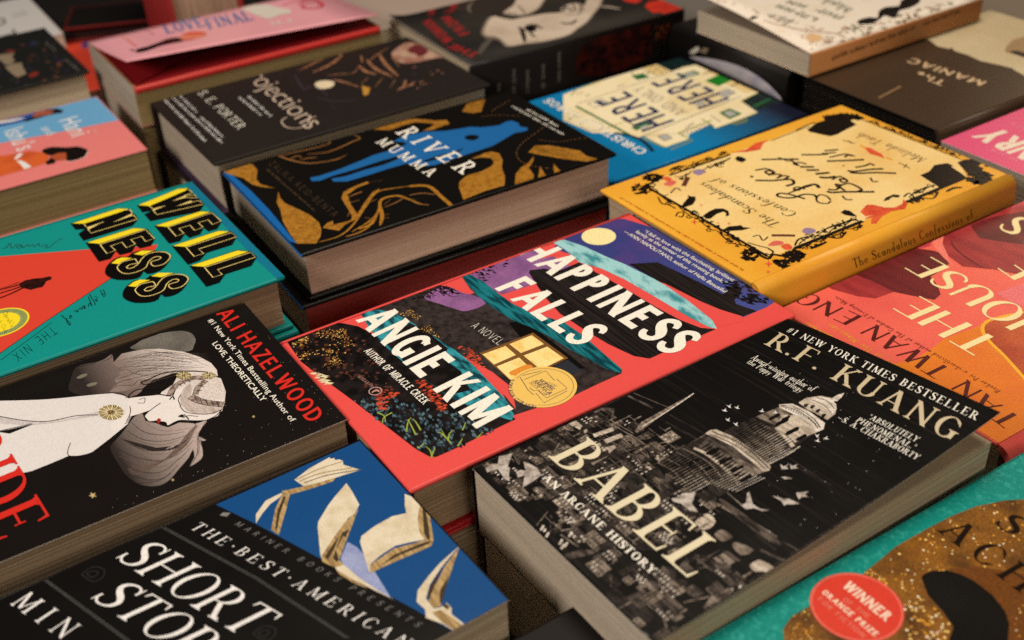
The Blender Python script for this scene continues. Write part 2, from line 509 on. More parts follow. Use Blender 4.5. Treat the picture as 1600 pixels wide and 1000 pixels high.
    def scrib(s, name, m, layer, p0, p1, cap, seed=0, face='top'):
        """a line of print too small to read"""
        f = s.loc if face == 'top' else s.locs
        a = f(*p0); b = f(*p1); c = f(p0[0] + cap[0], p0[1] + cap[1])
        rnd = random.Random(seed)
        L = math.hypot(b[0] - a[0], b[1] - a[1]); H = math.hypot(c[0] - a[0], c[1] - a[1])
        X = ((b[0] - a[0]) / L, (b[1] - a[1]) / L); Y = (c[0] - a[0], c[1] - a[1])
        x, out = 0.0, []
        wl = rnd.randint(3, 8)
        while x < L - H * .4:
            if wl == 0:
                x += H * .5; wl = rnd.randint(2, 8); continue
            w = H * rnd.uniform(.35, .55)
            y1 = rnd.choice((.6, .6, .65, 1.0)); y0 = rnd.choice((0, 0, 0, -.2))
            k = rnd.random()
            P = lambda u, v: (a[0] + X[0] * u + Y[0] * v, a[1] + X[1] * u + Y[1] * v)
            t = w * .3
            out.append([P(x, y0), P(x + t, y0), P(x + t, y1), P(x, y1)])
            if k < .75: out.append([P(x + w - t, 0), P(x + w, 0), P(x + w, .6), P(x + w - t, .6)])
            yb = rnd.choice((0, .25, .48))
            out.append([P(x, yb), P(x + w, yb), P(x + w, yb + .14), P(x, yb + .14)])
            x += w + H * .16; wl -= 1
        s.put(name, m, layer, out, face)
    def disc(s, name, m, layer, c, edge, k=1.0, n=56, inner=0.0):
        a, b = s.loc(*c), s.loc(*edge)
        r = math.hypot(a[0] - b[0], a[1] - b[1]) * k
        P = [(a[0] + r * math.cos(2 * math.pi * i / n), a[1] + r * math.sin(2 * math.pi * i / n)) for i in range(n)]
        if inner:
            Q = [(a[0] + r * inner * math.cos(2 * math.pi * i / n), a[1] + r * inner * math.sin(2 * math.pi * i / n)) for i in range(n)]
            s.put(name, m, layer, [[P[i], P[(i + 1) % n], Q[(i + 1) % n], Q[i]] for i in range(n)])
        else:
            s.lpoly(name, m, layer, P)
        return a, r
    def arctext(s, name, m, layer, txt, font, c, r, a0, a1, capmm, inside=False):
        q, w = font.line(txt, .12)
        out = []
        for p in q:
            pp = []
            for x, y in p:
                a = math.radians(a0 + (a1 - a0) * x / w)
                rr = r + (-y if inside else y) * capmm / 1e3
                pp.append((c[0] + rr * math.cos(a), c[1] + rr * math.sin(a)))
            out.append(pp)
        s.put(name, m, layer, out)
    def scatter(s, name, ms, layer, pts, n, size, seed=1, asp=1.0, ang=None, face='top', clusters=0, spread=.15):
        f = s.loc if face == 'top' else s.locs
        P = [f(*q) for q in pts]
        xs, ys = [p[0] for p in P], [p[1] for p in P]
        rnd = random.Random(seed)
        def inside(x, y):
            c = False
            j = len(P) - 1
            for i in range(len(P)):
                if (P[i][1] > y) != (P[j][1] > y) and x < (P[j][0] - P[i][0]) * (y - P[i][1]) / (P[j][1] - P[i][1]) + P[i][0]: c = not c
                j = i
            return c
        cl = []
        while len(cl) < clusters:
            x, y = rnd.uniform(min(xs), max(xs)), rnd.uniform(min(ys), max(ys))
            if inside(x, y): cl.append((x, y))
        by = {}
        k = tries = 0
        sp = spread * max(max(xs) - min(xs), max(ys) - min(ys))
        while k < n and tries < n * 40:
            tries += 1
            if cl:
                c = rnd.choice(cl); x, y = rnd.gauss(c[0], sp), rnd.gauss(c[1], sp)
            else: x, y = rnd.uniform(min(xs), max(xs)), rnd.uniform(min(ys), max(ys))
            if not inside(x, y): continue
            a = rnd.uniform(0, 6.28) if ang is None else ang + rnd.gauss(0, .25)
            r = size / 2e3 * rnd.uniform(.5, 1.4)
            ca, sa = math.cos(a) * r * asp, math.sin(a) * r * asp
            cb, sb = -math.sin(a) * r, math.cos(a) * r
            by.setdefault(rnd.randrange(len(ms)), []).append([(x - ca, y - sa), (x + cb, y + sb), (x + ca, y + sa), (x - cb, y - sb)])
            k += 1
        for i, fs in by.items(): s.put(name, ms[i], layer, fs, face)
    # ---- the book itself
    def cover_mesh(s, name, z0, z1, m, x0, x1, y0, y1, front):
        if s.kind == 'hard' or not s.bend or not front:
            bm = slab_bm(x0, x1, y0, y1, z0, z1, bev=.0012 if s.kind == 'hard' else .00012, corner=.0016 if s.kind == 'hard' else .0005)
            if s.kind == 'hard' and s.mats['edge'] is not m and front:
                for f in bm.faces:
                    if f.normal.y < -.45 and abs(f.normal.z) < .8: f.material_index = 1
            if s.kind == 'paper' and s.mats['edge'] is not m:
                for f in bm.faces:
                    if abs(f.normal.z) < .6: f.material_index = 1
            return from_bm(name, bm, [m, s.mats['edge']], s.root)
        nx, ny = s.grid
        bm = bmesh.new()
        top, bot = [], []
        for j in range(ny + 1):
            ra, rb = [], []
            for i in range(nx + 1):
                x, y = x0 + (x1 - x0) * i / nx, y0 + (y1 - y0) * j / ny
                z = s.zt(x, y)
                ra.append(bm.verts.new((x, y, z))); rb.append(bm.verts.new((x, y, z - (z1 - z0))))
            top.append(ra); bot.append(rb)
        for j in range(ny):
            for i in range(nx):
                bm.faces.new((top[j][i], top[j][i + 1], top[j + 1][i + 1], top[j + 1][i])).smooth = True
                f = bm.faces.new((bot[j][i], bot[j + 1][i], bot[j + 1][i + 1], bot[j][i + 1])); f.smooth = True; f.material_index = 1
        for j in range(ny):
            for i in (0, nx):
                a, b, c, d = top[j][i], top[j + 1][i], bot[j + 1][i], bot[j][i]
                bm.faces.new((a, b, c, d) if i else (d, c, b, a)).material_index = 1
        for i in range(nx):
            for j in (0, ny):
                a, b, c, d = top[j][i], top[j][i + 1], bot[j][i + 1], bot[j][i]
                bm.faces.new((d, c, b, a) if j else (a, b, c, d)).material_index = 1
        bmesh.ops.recalc_face_normals(bm, faces=bm.faces)
        return from_bm(name, bm, [m, s.mats['edge']], s.root)
    def build(s):
        w2, h2, T, b = s.w / 2, s.h / 2, s.T, s.board
        x0, x1 = -w2, w2
        sg = {'L': -1, 'R': 1}[s.spine]
        xs = sg * (w2 - s.round - .0004)
        if sg > 0: x1 = xs
        else: x0 = xs
        fc = s.front = s.cover_mesh('front_cover', T - b, T, s.mats['c'], x0, x1, -h2, h2, True)
        s.cover_mesh('back_cover', 0, b, s.mats['back'], x0, x1, -h2, h2, False)
        # spine: a folded strip
        r = s.round
        prof = [(0, T)]
        for k in range(7):
            a = math.pi / 2 * k / 6
            prof.append((.0004 + r * math.sin(a), T - r + r * math.cos(a)))
        bul = .0012 if s.kind == 'hard' else .0
        for k in range(1, 6):
            z = T - r + (2 * r - T) * k / 6
            prof.append((.0004 + r + bul * math.sin(math.pi * k / 6), z))
        for k in range(7):
            a = math.pi / 2 * k / 6
            prof.append((.0004 + r * math.cos(a), r - r * math.sin(a)))
        prof.append((0, 0))
        inn = [(0, b), (max(.0001, r - b * .6), max(b, r)), (max(.0001, r - b * .6), T - max(b, r)), (0, T - b)]
        bm = bmesh.new()
        ring = prof + inn
        va = [bm.verts.new((xs + sg * x, -h2, z)) for x, z in ring]
        vb = [bm.verts.new((xs + sg * x, h2, z)) for x, z in ring]
        n = len(ring)
        for i in range(n):
            j = (i + 1) % n
            bm.faces.new((va[i], va[j], vb[j], vb[i])).smooth = i < len(prof) - 1
        bm.faces.new(va); bm.faces.new(vb[::-1])
        bmesh.ops.recalc_face_normals(bm, faces=bm.faces)
        s.spine_o = from_bm('spine', bm, [s.mats['side']], s.root)
        # page block: uneven gatherings of leaves
        rnd = random.Random(hash(s.key) % 1000 if False else sum(map(ord, s.key)))
        i_ = s.inset
        xa, xb = (-w2 + i_, xs - .0006) if sg > 0 else (xs + .0006, w2 - i_)
        z0, z1 = b + .00005, T - b - .00005
        nl = max(14, int((z1 - z0) * 1e3 * 1.1))
        bm = bmesh.new()
        prev = None
        conc = .0016 if s.kind == 'hard' else .0003
        def ringv(z, jx, jy0, jy1):
            q = (z - z0) / (z1 - z0)
            c = conc * math.sin(math.pi * q)
            a_, b_ = (xa + c + jx, xb) if sg > 0 else (xa, xb - c - jx)
            return [bm.verts.new(p) for p in ((a_, -h2 + i_ + jy0, z), (b_, -h2 + i_ + jy0, z), (b_, h2 - i_ - jy1, z), (a_, h2 - i_ - jy1, z))]
        zs = [z0]
        for k in range(nl - 1): zs.append(zs[-1] + rnd.uniform(.5, 1.5))
        zs.append(zs[-1] + 1)
        zs = [z0 + (z - z0) / (zs[-1] - z0) * (z1 - z0) for z in zs]
        for k in range(nl):
            jx, j0, j1 = [abs(rnd.gauss(0, s.pj / 1e3)) for _ in range(3)]
            lo = ringv(zs[k], jx, j0, j1); hi = ringv(zs[k + 1], jx, j0, j1)
            if prev: 
                for i in range(4): bm.faces.new((prev[i], prev[(i + 1) % 4], lo[(i + 1) % 4], lo[i]))
            else: bm.faces.new(lo[::-1])
            for i in range(4):
                bm.faces.new((lo[i], lo[(i + 1) % 4], hi[(i + 1) % 4], hi[i]))
            prev = hi
        bm.faces.new(prev)
        hd = s.mats['head']
        bm.normal_update()
        for f in bm.faces:
            if abs(f.normal.y) > .8: f.material_index = 1
        s.block = from_bm('page_block', bm, [s.mats['pages'], hd], s.root)
        # printing
        for (name, face), parts in s.art.items():
            bm = bmesh.new()
            mats = []
            for m, layer, sub, faces in parts:
                if m not in mats: mats.append(m)
                mi = mats.index(m)
                base = .00004 + layer * .00002 + sub * .0000024
                for i, f in enumerate(faces):
                    z = base + (i % 7) * .0000003
                    if isinstance(f, tuple):
                        vs = [bm.verts.new((x, y, z)) for x, y in f[1]]
                        for t in f[2]:
                            try: bm.faces.new([vs[k] for k in t]).material_index = mi
                            except ValueError: pass
                    else:
                        bm.faces.new([bm.verts.new((x, y, z)) for x, y in f]).material_index = mi
            if face == 'top':
                for co, no in (((x0 + .0006, 0, 0), (-1, 0, 0)), ((x1 - .0003, 0, 0), (1, 0, 0)), ((0, -h2 + .0008, 0), (0, -1, 0)), ((0, h2 - .0008, 0), (0, 1, 0))):
                    bmesh.ops.bisect_plane(bm, geom=bm.verts[:] + bm.edges[:] + bm.faces[:], dist=1e-7, plane_co=co, plane_no=no, clear_outer=True)
                if s.bend:
                    nx, ny = s.grid
                    for i in range(1, nx):
                        bmesh.ops.bisect_plane(bm, geom=bm.verts[:] + bm.edges[:] + bm.faces[:], dist=1e-7, plane_co=(x0 + (x1 - x0) * i / nx, 0, 0), plane_no=(1, 0, 0))
                    for j in range(1, ny):
                        bmesh.ops.bisect_plane(bm, geom=bm.verts[:] + bm.edges[:] + bm.faces[:], dist=1e-7, plane_co=(0, -h2 + s.h * j / ny, 0), plane_no=(0, 1, 0))
                for v in bm.verts: v.co.z += s.zt(v.co.x, v.co.y) + (.00012 if s.bend else 0)
                bm.normal_update()
                for f in bm.faces:
                    if f.normal.z < 0: f.normal_flip()
                    f.smooth = bool(s.bend)
                par = fc
            else:
                for v in bm.verts:
                    y, z, o = v.co.x, v.co.y, v.co.z
                    q = min(1, max(0, (z - r) / max(1e-6, T - 2 * r)))
                    v.co = Vector((w2 + bul * math.sin(math.pi * q) + o + .0001, y, z))
                par = s.spine_o
            pr = from_bm(name, bm, mats, par)
            if name == 'glitter': pr['kind'] = 'stuff'
        return s
    def copy_below(s, label, gap, dx=0.0, dy=0.0, rot=0.0, n=1):
        """the next copy of the same title in the pile: the thing and its plain parts, lying under it"""
        r = s.root.copy(); COL.objects.link(r)
        off = s.ex * dx / 1e3 + s.ey * dy / 1e3
        r.location = Vector((s.root.location.x, s.root.location.y, s.root.location.z - gap)) + off
        r.scale = (1, 1, gap / s.T)
        r.rotation_euler = (0, 0, s.yaw + math.radians(rot))
        r['label'] = label
        for ch in list(s.root.children):
            if ch.name.split('.')[0] in ('front_cover', 'back_cover', 'page_block', 'spine'):
                c = ch.copy(); COL.objects.link(c); c.parent = r
                if ch.name.startswith('front_cover') and s.bend:
                    bk = [q for q in s.root.children if q.name.startswith('back_cover')][0]
                    c.data = bk.data; c.location = (0, 0, s.T - s.board)
        return r

# ------------------------------------------------------------------ shared inks and papers
PAGES = pages_mat('page_edges', (226, 208, 174), (164, 138, 102))
PAGES_OLD = pages_mat('page_edges_newsprint', (184, 158, 106), (104, 82, 46))
PAGES_GREY = pages_mat('page_edges_grey', (212, 196, 172), (168, 150, 126))
PAGES_DARK = pages_mat('page_edges_brown', (202, 174, 138), (138, 110, 80))
INK = mat('ink_black', (12, 10, 9), rough=.30)
CREAM = mat('ink_cream', (243, 234, 214), rough=.30)
WHITE = mat('ink_white', (232, 226, 216), rough=.30)

# ------------------------------------------------------------------ table
bm = slab_bm(-3.0, 2.6, -0.5, 4.2, -0.05, 0.0, bev=.004, corner=.01)
table = from_bm('table', bm, [mat('table_cloth', (30, 26, 24), rough=.8, c2=(22, 19, 18), sc=(200, 200, 200), grain=.15, gs=700)])
table['kind'] = 'structure'
table['label'] = 'dark table top under the books'

# ------------------------------------------------------------------ coral hardcover with rounded night-house picture
CORAL = mat('jacket_coral', (228, 80, 73), rough=.30, grain=.05)
b = Book('HF', 'hardcover_book', 'coral red hardcover with a night house picture and a round gold sticker',
         (12.9, 517.2, -347.6, -1.0223, 148.9, 237.9), 36, 'hard', CORAL, pages=PAGES_DARK, back=mat('jacket_red', (190, 35, 40), rough=.30))
A, B_, C_ = tl(800, 250, 4), tl(400, 250, 4), tl(400, 500, 4)
D_ = tl(800, 500, 4)
NIGHT = mat('print_night_blue', (58, 62, 120), grad=('x', -.03, .06, (70, 78, 138)), c2=(92, 62, 120), sc=(25, 25, 25), lo=.5, hi=.75)
PURPLE = mat('print_lilac', (150, 98, 146), c2=(124, 82, 126), sc=(90, 90, 90))
DARKH = mat('print_dark_boards', (40, 33, 31), c2=(22, 18, 17), sc=(20, 700, 20), lo=.4, hi=.6)
GARD = mat('print_garden_dark', (33, 26, 25), c2=(14, 12, 12), sc=(160, 160, 160), lo=.4, hi=.6)
GREYW = mat('print_dusk_wall', (62, 52, 49), c2=(36, 29, 28), sc=(260, 260, 260), lo=.35, hi=.65)
TEAL = mat('print_water_teal', (28, 118, 124), c2=(10, 56, 64), sc=(60, 420, 60), lo=.42, hi=.6, rot=.5)
AQUA = mat('print_water_pale', (158, 206, 202), c2=(64, 140, 146), sc=(70, 160, 70), lo=.48, hi=.66, rot=.4)
TAQ = mat('print_water_band', (52, 150, 158), c2=(16, 60, 70), sc=(90, 300, 60), lo=.42, hi=.6, rot=.2)
b.poly('illustration', NIGHT, 1, PX('862 388 885 372 925 352 950 342 975 342 1025 357 1100 390 1162 422 1222 464 1198 480 1160 496 1112 481 1050 450 1000 425 950 420 900 400'))
b.disc('illustration', mat('print_moon', (244, 226, 160)), 2, (935.5, 369.5), (961, 365))
b.poly('illustration', DARKH, 2, A('730 650 910 640 1100 730 1320 840 1350 790 1440 800 1420 860 1390 870 1400 900 1530 945 1440 980 1300 940 1150 870 1000 800 880 740'))
b.poly('illustration', CORAL, 2, A('940 765 1000 795 1180 885 1300 935 1440 978 1440 1010 1300 1040 1150 960 1020 850'))
b.scatter('illustration', [DARKH, INK], 3, A('1290 760 1500 745 1600 760 1600 905 1500 900 1420 870 1340 800'), 120, 1.9, 3, asp=1.9, ang=.2)
b.poly('illustration', PURPLE, 1, A('0 600 180 550 300 630 420 690 330 700 100 700 190 760 -60 840 -240 760 -60 640'))
b.poly('illustration', CORAL, 2, A('160 555 250 525 300 590 180 620'))
b.poly('illustration', DARKH, 3, A('95 690 200 680 300 690 420 640 520 700 700 800 900 920 1050 1000 1180 1050 1272 1058 1060 1150 860 1242 760 1225 600 1150 450 1060 300 960 200 850'))
b.poly('illustration', AQUA, 4, A('238 505 330 500 450 540 600 610 700 650 880 740 960 785 1100 880 1250 1000 1282 1056 1230 1045 1120 990 1000 920 900 860 700 745 560 680 420 640 330 560'))
b.poly('illustration', GREYW, 2, PX('580 487 612 470 650 455 680 444 705 450 725 463 750 455 790 480 830 505 900 540 972 583 930 602 897 618 800 650 780 600 735 562 690 540 640 515'))
b.poly('illustration', PURPLE, 3, B_('1050 860 1180 790 1290 830 1370 850 1440 895 1320 945 1240 930 1150 900'), 3)
for k, (q, w) in enumerate((('1000 850 1080 800 1160 790 1240 830 1300 840', .9), ('1080 830 1140 800 1210 850 1280 850', .6), ('1060 800 1110 815 1180 830', .6), ('1090 790 1180 790 1260 820', .5), ('1120 780 1200 800 1290 835', .5))):
    b.stroke('illustration', INK, 4, B_(q), w, taper=True)
b.scatter('illustration', [INK, GARD], 4, B_('980 860 1050 800 1180 780 1280 830 1180 850 1060 870 1000 900'), 90, 1.2, 5, asp=2.2, ang=.4)
b.poly('illustration', TEAL, 4, PX('719 429 732 427 755 440 775 456 800 474 830 489 880 503 912 525 946 555 972 577 971 583 950 578 920 562 890 546 860 527 830 512 800 500 762 476 735 452'))
b.poly('illustration', PURPLE, 5, PX('735 430 752 418 790 404 830 420 820 436 790 448 770 446 752 438'))
b.scatter('illustration', [INK], 6, PX('735 430 752 416 790 402 800 410 780 424 760 440 745 437'), 50, 1.4, 15, asp=2.0, ang=.6)
b.poly('illustration', INK, 3, PX('795 505 812 501 845 520 915 575 886 580 862 562 840 560'))
b.poly('illustration', mat('print_shutter_grey', (44, 46, 52)), 4, D_('270 280 350 250 440 320 380 340 300 330'))
WIN = mat('print_window_glow', (250, 220, 142), c2=(240, 190, 96), sc=(90, 200, 90), lo=.5, hi=.75)
FRM = mat('print_window_frame', (120, 80, 40))
b.poly('illustration', FRM, 5, PX('749 552 833 520 888 560 803 600'))
for q in ('754 554 790 541 806 555 772 570', '796 538 831 524 850 538 814 552', '776 573 811 559 827 574 800 596', '818 556 855 542 881 560 845 578'):
    b.poly('illustration', WIN, 6, PX(q))
b.poly('illustration', mat('print_amber', (224, 140, 52)), 7, D_('-20 330 40 300 90 280 130 290 110 320 20 350'), 2)
b.poly('illustration', GARD, 1, PX('449 535 487 513 512 504 535 505 560 510 590 526 640 548 700 590 760 625 806 655 762 676 720 697 682 714 672 714 650 702 615 675 550 625 505 592 470 565'))
b.poly('illustration', TAQ, 3, PX('563 489 580 483 610 487 640 502 680 527 712 548 735 566 762 594 790 624 803 648 800 657 780 652 745 640 705 622 665 594 635 570 600 540 575 510'))
b.poly('illustration', GARD, 4, PX('640 505 664 515 700 545 690 560 720 580 735 610 700 618 660 590 620 555 600 530 620 520'))
b.poly('illustration', CORAL, 3, PX('730 562 738 564 770 582 800 606 806 640 792 622 770 598'))
OCH = [mat('print_ochre', (200, 146, 56)), mat('print_ochre_pale', (226, 186, 104)), mat('print_rust', (150, 92, 40))]
b.scatter('illustration', OCH, 3, C_('220 150 440 40 560 60 620 170 660 280 560 330 480 400 330 320 260 240'), 330, .75, 8, asp=1.3, clusters=9, spread=.05)
b.scatter('illustration', [mat('print_rust_dark', (84, 48, 34)), GARD], 2, C_('220 150 440 40 700 140 900 400 760 480 560 400 330 320'), 260, 2.0, 21, asp=1.2)
b.scatter('illustration', [mat('print_wheat', (222, 206, 160))], 4, C_('330 310 420 340 480 390 440 410 390 370'), 26, 1.6, 4, asp=2.6, ang=.9)
ORR = [mat('print_poppy', (206, 78, 46)), mat('print_poppy_dark', (150, 52, 36))]
b.scatter('illustration', ORR, 4, C_('740 440 860 430 900 460 820 500 830 560 770 560'), 70, 1.3, 9, asp=1.8, ang=1.2)
b.scatter('illustration', ORR, 4, C_('990 370 1060 380 1130 450 1200 540 1160 580 1110 520 1040 440'), 80, 1.3, 10, asp=1.8, ang=1.2)
b.scatter('illustration', ORR, 4, C_('1260 160 1340 180 1420 250 1440 310 1380 300 1300 230'), 60, 1.2, 11, asp=1.7, ang=1.2)
b.scatter('illustration', OCH[:2], 4, C_('990 40 1080 30 1150 110 1080 100'), 40, .8, 12)
b.scatter('illustration', OCH[:2], 4, B_('880 960 960 930 1060 1000 980 1000'), 40, .8, 13)
BLG = [mat('print_leaf_blue', (84, 108, 114)), mat('print_leaf_slate', (50, 70, 80)), mat('print_leaf_dark', (32, 42, 46))]
b.scatter('illustration', BLG, 3, C_('600 500 700 490 850 480 950 520 1100 560 1250 560 1380 650 1500 690 1280 790 1130 850 1000 805 860 695 700 580'), 300, 1.5, 14, asp=1.9, ang=-.2)
GRS = mat('print_grass', (150, 164, 66))
for q in ('760 580 800 600 810 640', '850 580 800 610 790 650', '940 700 950 640 970 610', '1000 720 970 660 950 620', '1030 690 1000 640 980 620', '1190 740 1160 710 1130 700', '1200 750 1210 710 1240 690', '1220 770 1190 740 1160 690', '1100 860 1090 820 1060 790', '1095 860 1110 820 1120 800', '1290 690 1300 670 1310 640', '1010 800 1030 790 1050 770', '1380 740 1400 720 1420 700', '1260 790 1280 760 1290 740'):
    b.stroke('illustration', GRS, 5, C_(q), (.9, .3))
# lettering
b.text('title_lettering', CREAM, 8, 'HAPPINESS', POSTER, (805.5, 394.5), (1047, 555), (49, -20), .15)
b.text('title_lettering', CREAM, 8, 'FALLS', POSTER, (772, 451), (902, 541), (49, -20), .15)
b.text('author_lettering', CREAM, 8, 'ANGIE KIM', POSTER, (556, 501), (745, 671), (54, -24), .13)
b.text('byline_lettering', CREAM, 8, 'AUTHOR OF MIRACLE CREEK', GROT, C_('672 197')[0], C_('1046 532')[0], (11, -5.5), .14)
b.text('subtitle_lettering', CREAM, 8, 'A NOVEL', THIN, C_('1340 42')[0], C_('1516 160')[0], (11, -7), .22)
b.text('blurb_lettering', CREAM, 8, '“I fell in love with the fascinating, brilliant', 'sans', A('820 450')[0], A('1378 762')[0], (5.6, -3), .0, .004)
b.text('blurb_lettering', CREAM, 8, 'family at the center of this riveting book.”', 'sans', A('768 452')[0], A('1328 778')[0], (5.6, -3), .0, .004)
b.text('blurb_lettering', CREAM, 8, '—ANN NAPOLITANO, author of Hello Beautiful', 'sans', A('696 452')[0], A('1326 832')[0], (5.6, -3), .0, .004)
PALE = mat('print_pink_grey', (190, 150, 140))
b.text('publisher_mark', PALE, 8, 'HOGARTH', LIGHT, C_('632 357')[0], C_('718 424')[0], (5, -2.5), .3)
b.disc('publisher_mark', PALE, 8, (586.5, 611.5), (597, 609), inner=.84); b.stroke('publisher_mark', PALE, 8, C_('725 455 750 440 770 450'), .9)
GOLDST = mat('sticker_gold', (236, 192, 98), rough=.3, grain=.04)
c, r = b.disc('sticker', GOLDST, 9, (848.5, 604.5), (900.5, 611), 1.0)
NAVY = mat('sticker_navy', (60, 56, 84))
for k, (t, p0, p1, f) in enumerate((('GOOD', '205 400', '262 425', LIGHT), ('MORNING', '165 382', '248 445', GROT), ('AMERICA', '130 385', '232 470', GROT), ('BOOK CLUB', '106 398', '208 478', LIGHT))):
    b.text('sticker', NAVY, 11, t, f, D_(p0)[0], D_(p1)[0], (6.2, -2.9), .08)
for q in ('50 360 85 415 100 440 135 470 150 460 200 520 345 445', '65 350 185 320', '75 375 210 320 265 380 280 372 345 430 215 490 160 440 135 445 110 425'):
    b.stroke('sticker', NAVY, 11, D_(q), .35, n=1)
b.disc('sticker', NAVY, 11, (848.5, 604.5), (900.5, 611), .90, inner=.985)
b.lpoly('sticker', GOLDST, 12, [(c[0] + r * k * math.cos(a), c[1] + r * k * math.sin(a)) for k, aa in ((.8, range(205, 322, 6)), (.97, range(316, 204, -6))) for a in [math.radians(v) for v in aa]])
b.arctext('sticker', NAVY, 13, 'A GMA BOOK CLUB PICK!', GROT, c, r * .90, 212, 314, 2.2)
b.build()
b.copy_below('second copy of the coral hardcover under the top one', .0564, dx=-3, dy=-4, rot=.6)

# ------------------------------------------------------------------ black paperback with engraved tower
BBK = mat('cover_black_engraving', (14, 12, 11), rough=.30, c2=(46, 39, 35), sc=(14, 900, 14), lo=.56, hi=.9, grain=.12, rot=-.08, detail=5)
BBLACK = mat('cover_soft_black', (14, 12, 11), rough=.30, grain=.1)
def bend_bb(x, y): return (.0018 * x * x + .0150 * (max(0, x) ** .8) * (y ** 1.8)) 
b = Book('BB', 'paperback_book', 'black paperback with an engraved city tower, white doves and a lifted corner',
         (95.7, 399.8, -343.5, -1.0070, 130.7, 198.2), 38, 'paper', BBLACK, side=BBLACK, pages=PAGES_GREY, bend=bend_bb, grid=(14, 18), edge=mat('cover_inside_white', (206, 196, 180)), dx0=1.5, dx1=1.0, inset=.5)
b.mats['pages'] = PAGES
Q1, Q2, Q3, Q4, Q5, Q6, Q7 = tl(1200, 500, 4), tl(800, 500, 4), tl(980, 600, 5), tl(740, 640, 5), tl(820, 800, 5), tl(1040, 740, 5), tl(1200, 750, 4)
b.lpoly('illustration', BBK, 1, [(-.064, -.0985), (.0645, -.0985), (.0645, .0985), (-.064, .0985)])
def tone(n, c, d, sc=(150, 500, 150), lo=.38, hi=.62, rot=-.08):
    return mat('engraving_' + n, c, c2=d, sc=sc, lo=lo, hi=hi, grain=.16, rot=rot, detail=5)
E1 = tone('dark', (52, 45, 40), (24, 20, 18))
E2 = tone('mid', (96, 84, 74), (44, 37, 33))
E3 = tone('light', (150, 134, 116), (84, 72, 62))
E4 = tone('pale', (206, 190, 168), (158, 142, 122))
E5 = tone('white', (228, 216, 198), (186, 172, 154))
# light cloud streaks
for q, w, m in (('0 90 200 190', 5, E2), ('20 60 330 190', 2, E2), ('300 300 900 620', 5, E1), ('330 240 620 400', 3, E1), ('1230 560 1600 800', 3, E1), ('1300 640 1560 780', 2, E1)):
    b.stroke('illustration', m, 2, Q3(q), w, taper=True)
for q, w, m in (('340 210 560 320 870 500', 2.0, E3), ('480 150 620 270', 1.6, E3), ('420 200 700 420 900 560', 4, E2), ('560 330 760 470', 4, E1), ('910 530 1050 610', 2.2, E2), ('740 600 940 690', 4, E2), ('700 480 860 600', 4, E1)):
    b.stroke('illustration', m, 2, Q6(q), w, taper=True)
# the town: houses drawn one by one, far ones first
rnd = random.Random(5)
TOWN = Q4('330 380 460 310 560 190 800 90 1000 30 1100 150 1250 250 1400 400 1560 620 1650 1100 1000 1100 700 700 500 480')
b.poly('illustration', E1, 2, TOWN)
XR, YR = (-.064, .064), (-.0985, -.012)
spots = sorted(((rnd.uniform(*XR), rnd.uniform(*YR)) for k in range(250)), key=lambda p: -p[1])
def quad(m, l, x0, y0, x1, y1, sk=0.0):
    b.lpoly('illustration', m, l, [(x0, y0), (x1, y0), (x1 + sk, y1), (x0 + sk, y1)])
for k, (x, y) in enumerate(spots):
    top = -.018 - .35 * abs(x + .03) if x < .02 else -.045 - .25 * (x - .02)
    if y > top: continue
    w_, h_ = rnd.uniform(.0035, .0095), rnd.uniform(.003, .0075)
    tone_ = rnd.choice((E1, E1, E2, E2, E2, E3, BBLACK, E3))
    roof = rnd.choice((BBLACK, BBLACK, E1, E2))
    L_ = 3 + k * 4 // 250
    sk = rnd.uniform(-.0006, .0006)
    quad(tone_, L_, x, y, x + w_, y + h_, sk)
    rp = h_ * rnd.uniform(.4, .8)
    if k % 3: b.lpoly('illustration', roof, L_, [(x - .0004 + sk, y + h_), (x + w_ + .0004 + sk, y + h_), (x + w_ * .5 + sk, y + h_ + rp)])
    else: quad(roof, L_, x - .0004, y + h_, x + w_ + .0004, y + h_ + rp * .6, .0012)
    b.put('illustration', rnd.choice((E3, E2, BBLACK)), L_ + 1, strip([(x - .0004 + sk, y + h_), (x + w_ + .0004 + sk, y + h_)], [.00025] * 2))
    nw = int(w_ / .0017)
    lit = rnd.random() < .3
    for r_ in range(int(h_ / .0024)):
        for q_ in range(nw):
            wx, wy = x + (q_ + .35) * w_ / nw, y + .0006 + r_ * .0024
            quad(E5 if lit and rnd.random() < .7 else BBLACK, L_ + 1, wx, wy, wx + .0006, wy + .0012)
    if rnd.random() < .4:
        quad(rnd.choice((E3, BBLACK, E2)), L_ + 1, x + w_ * .7, y + h_, x + w_ * .7 + .0008, y + h_ + rp + .001)
    if rnd.random() < .5:
        for s_ in range(3):
            b.put('illustration', rnd.choice((E2, E3, BBLACK)), L_ + 1, strip([(x + w_ * rnd.random(), y), (x + w_ * rnd.random(), y + h_)], [.00018] * 2))
for k in range(8):
    x = rnd.uniform(-.05, .05); y = rnd.uniform(-.07, -.03)
    b.lpoly('illustration', rnd.choice((E3, E2)), 7, [(x - .0009, y), (x + .0009, y), (x, y + rnd.uniform(.008, .016))])
for q in ('735 110 800 90 850 130 830 160 790 140 760 130', '930 195 1085 140 1098 168 945 222', '1015 240 1150 188 1170 215 1040 268', '1030 300 1100 280 1112 300 1060 345 1050 320', '860 165 885 155 890 180 866 188', '930 280 985 260 1000 275 945 300'):
    b.poly('illustration', E4, 5, Q4(q))
for q in ('860 190 1160 330', '880 175 1180 300', '540 210 780 330', '620 350 740 150', '640 240 690 170', '1050 100 1240 210', '1070 85 1250 190'):
    b.stroke('illustration', E3 if rnd.random() < .5 else E2, 4, Q4(q), .5)
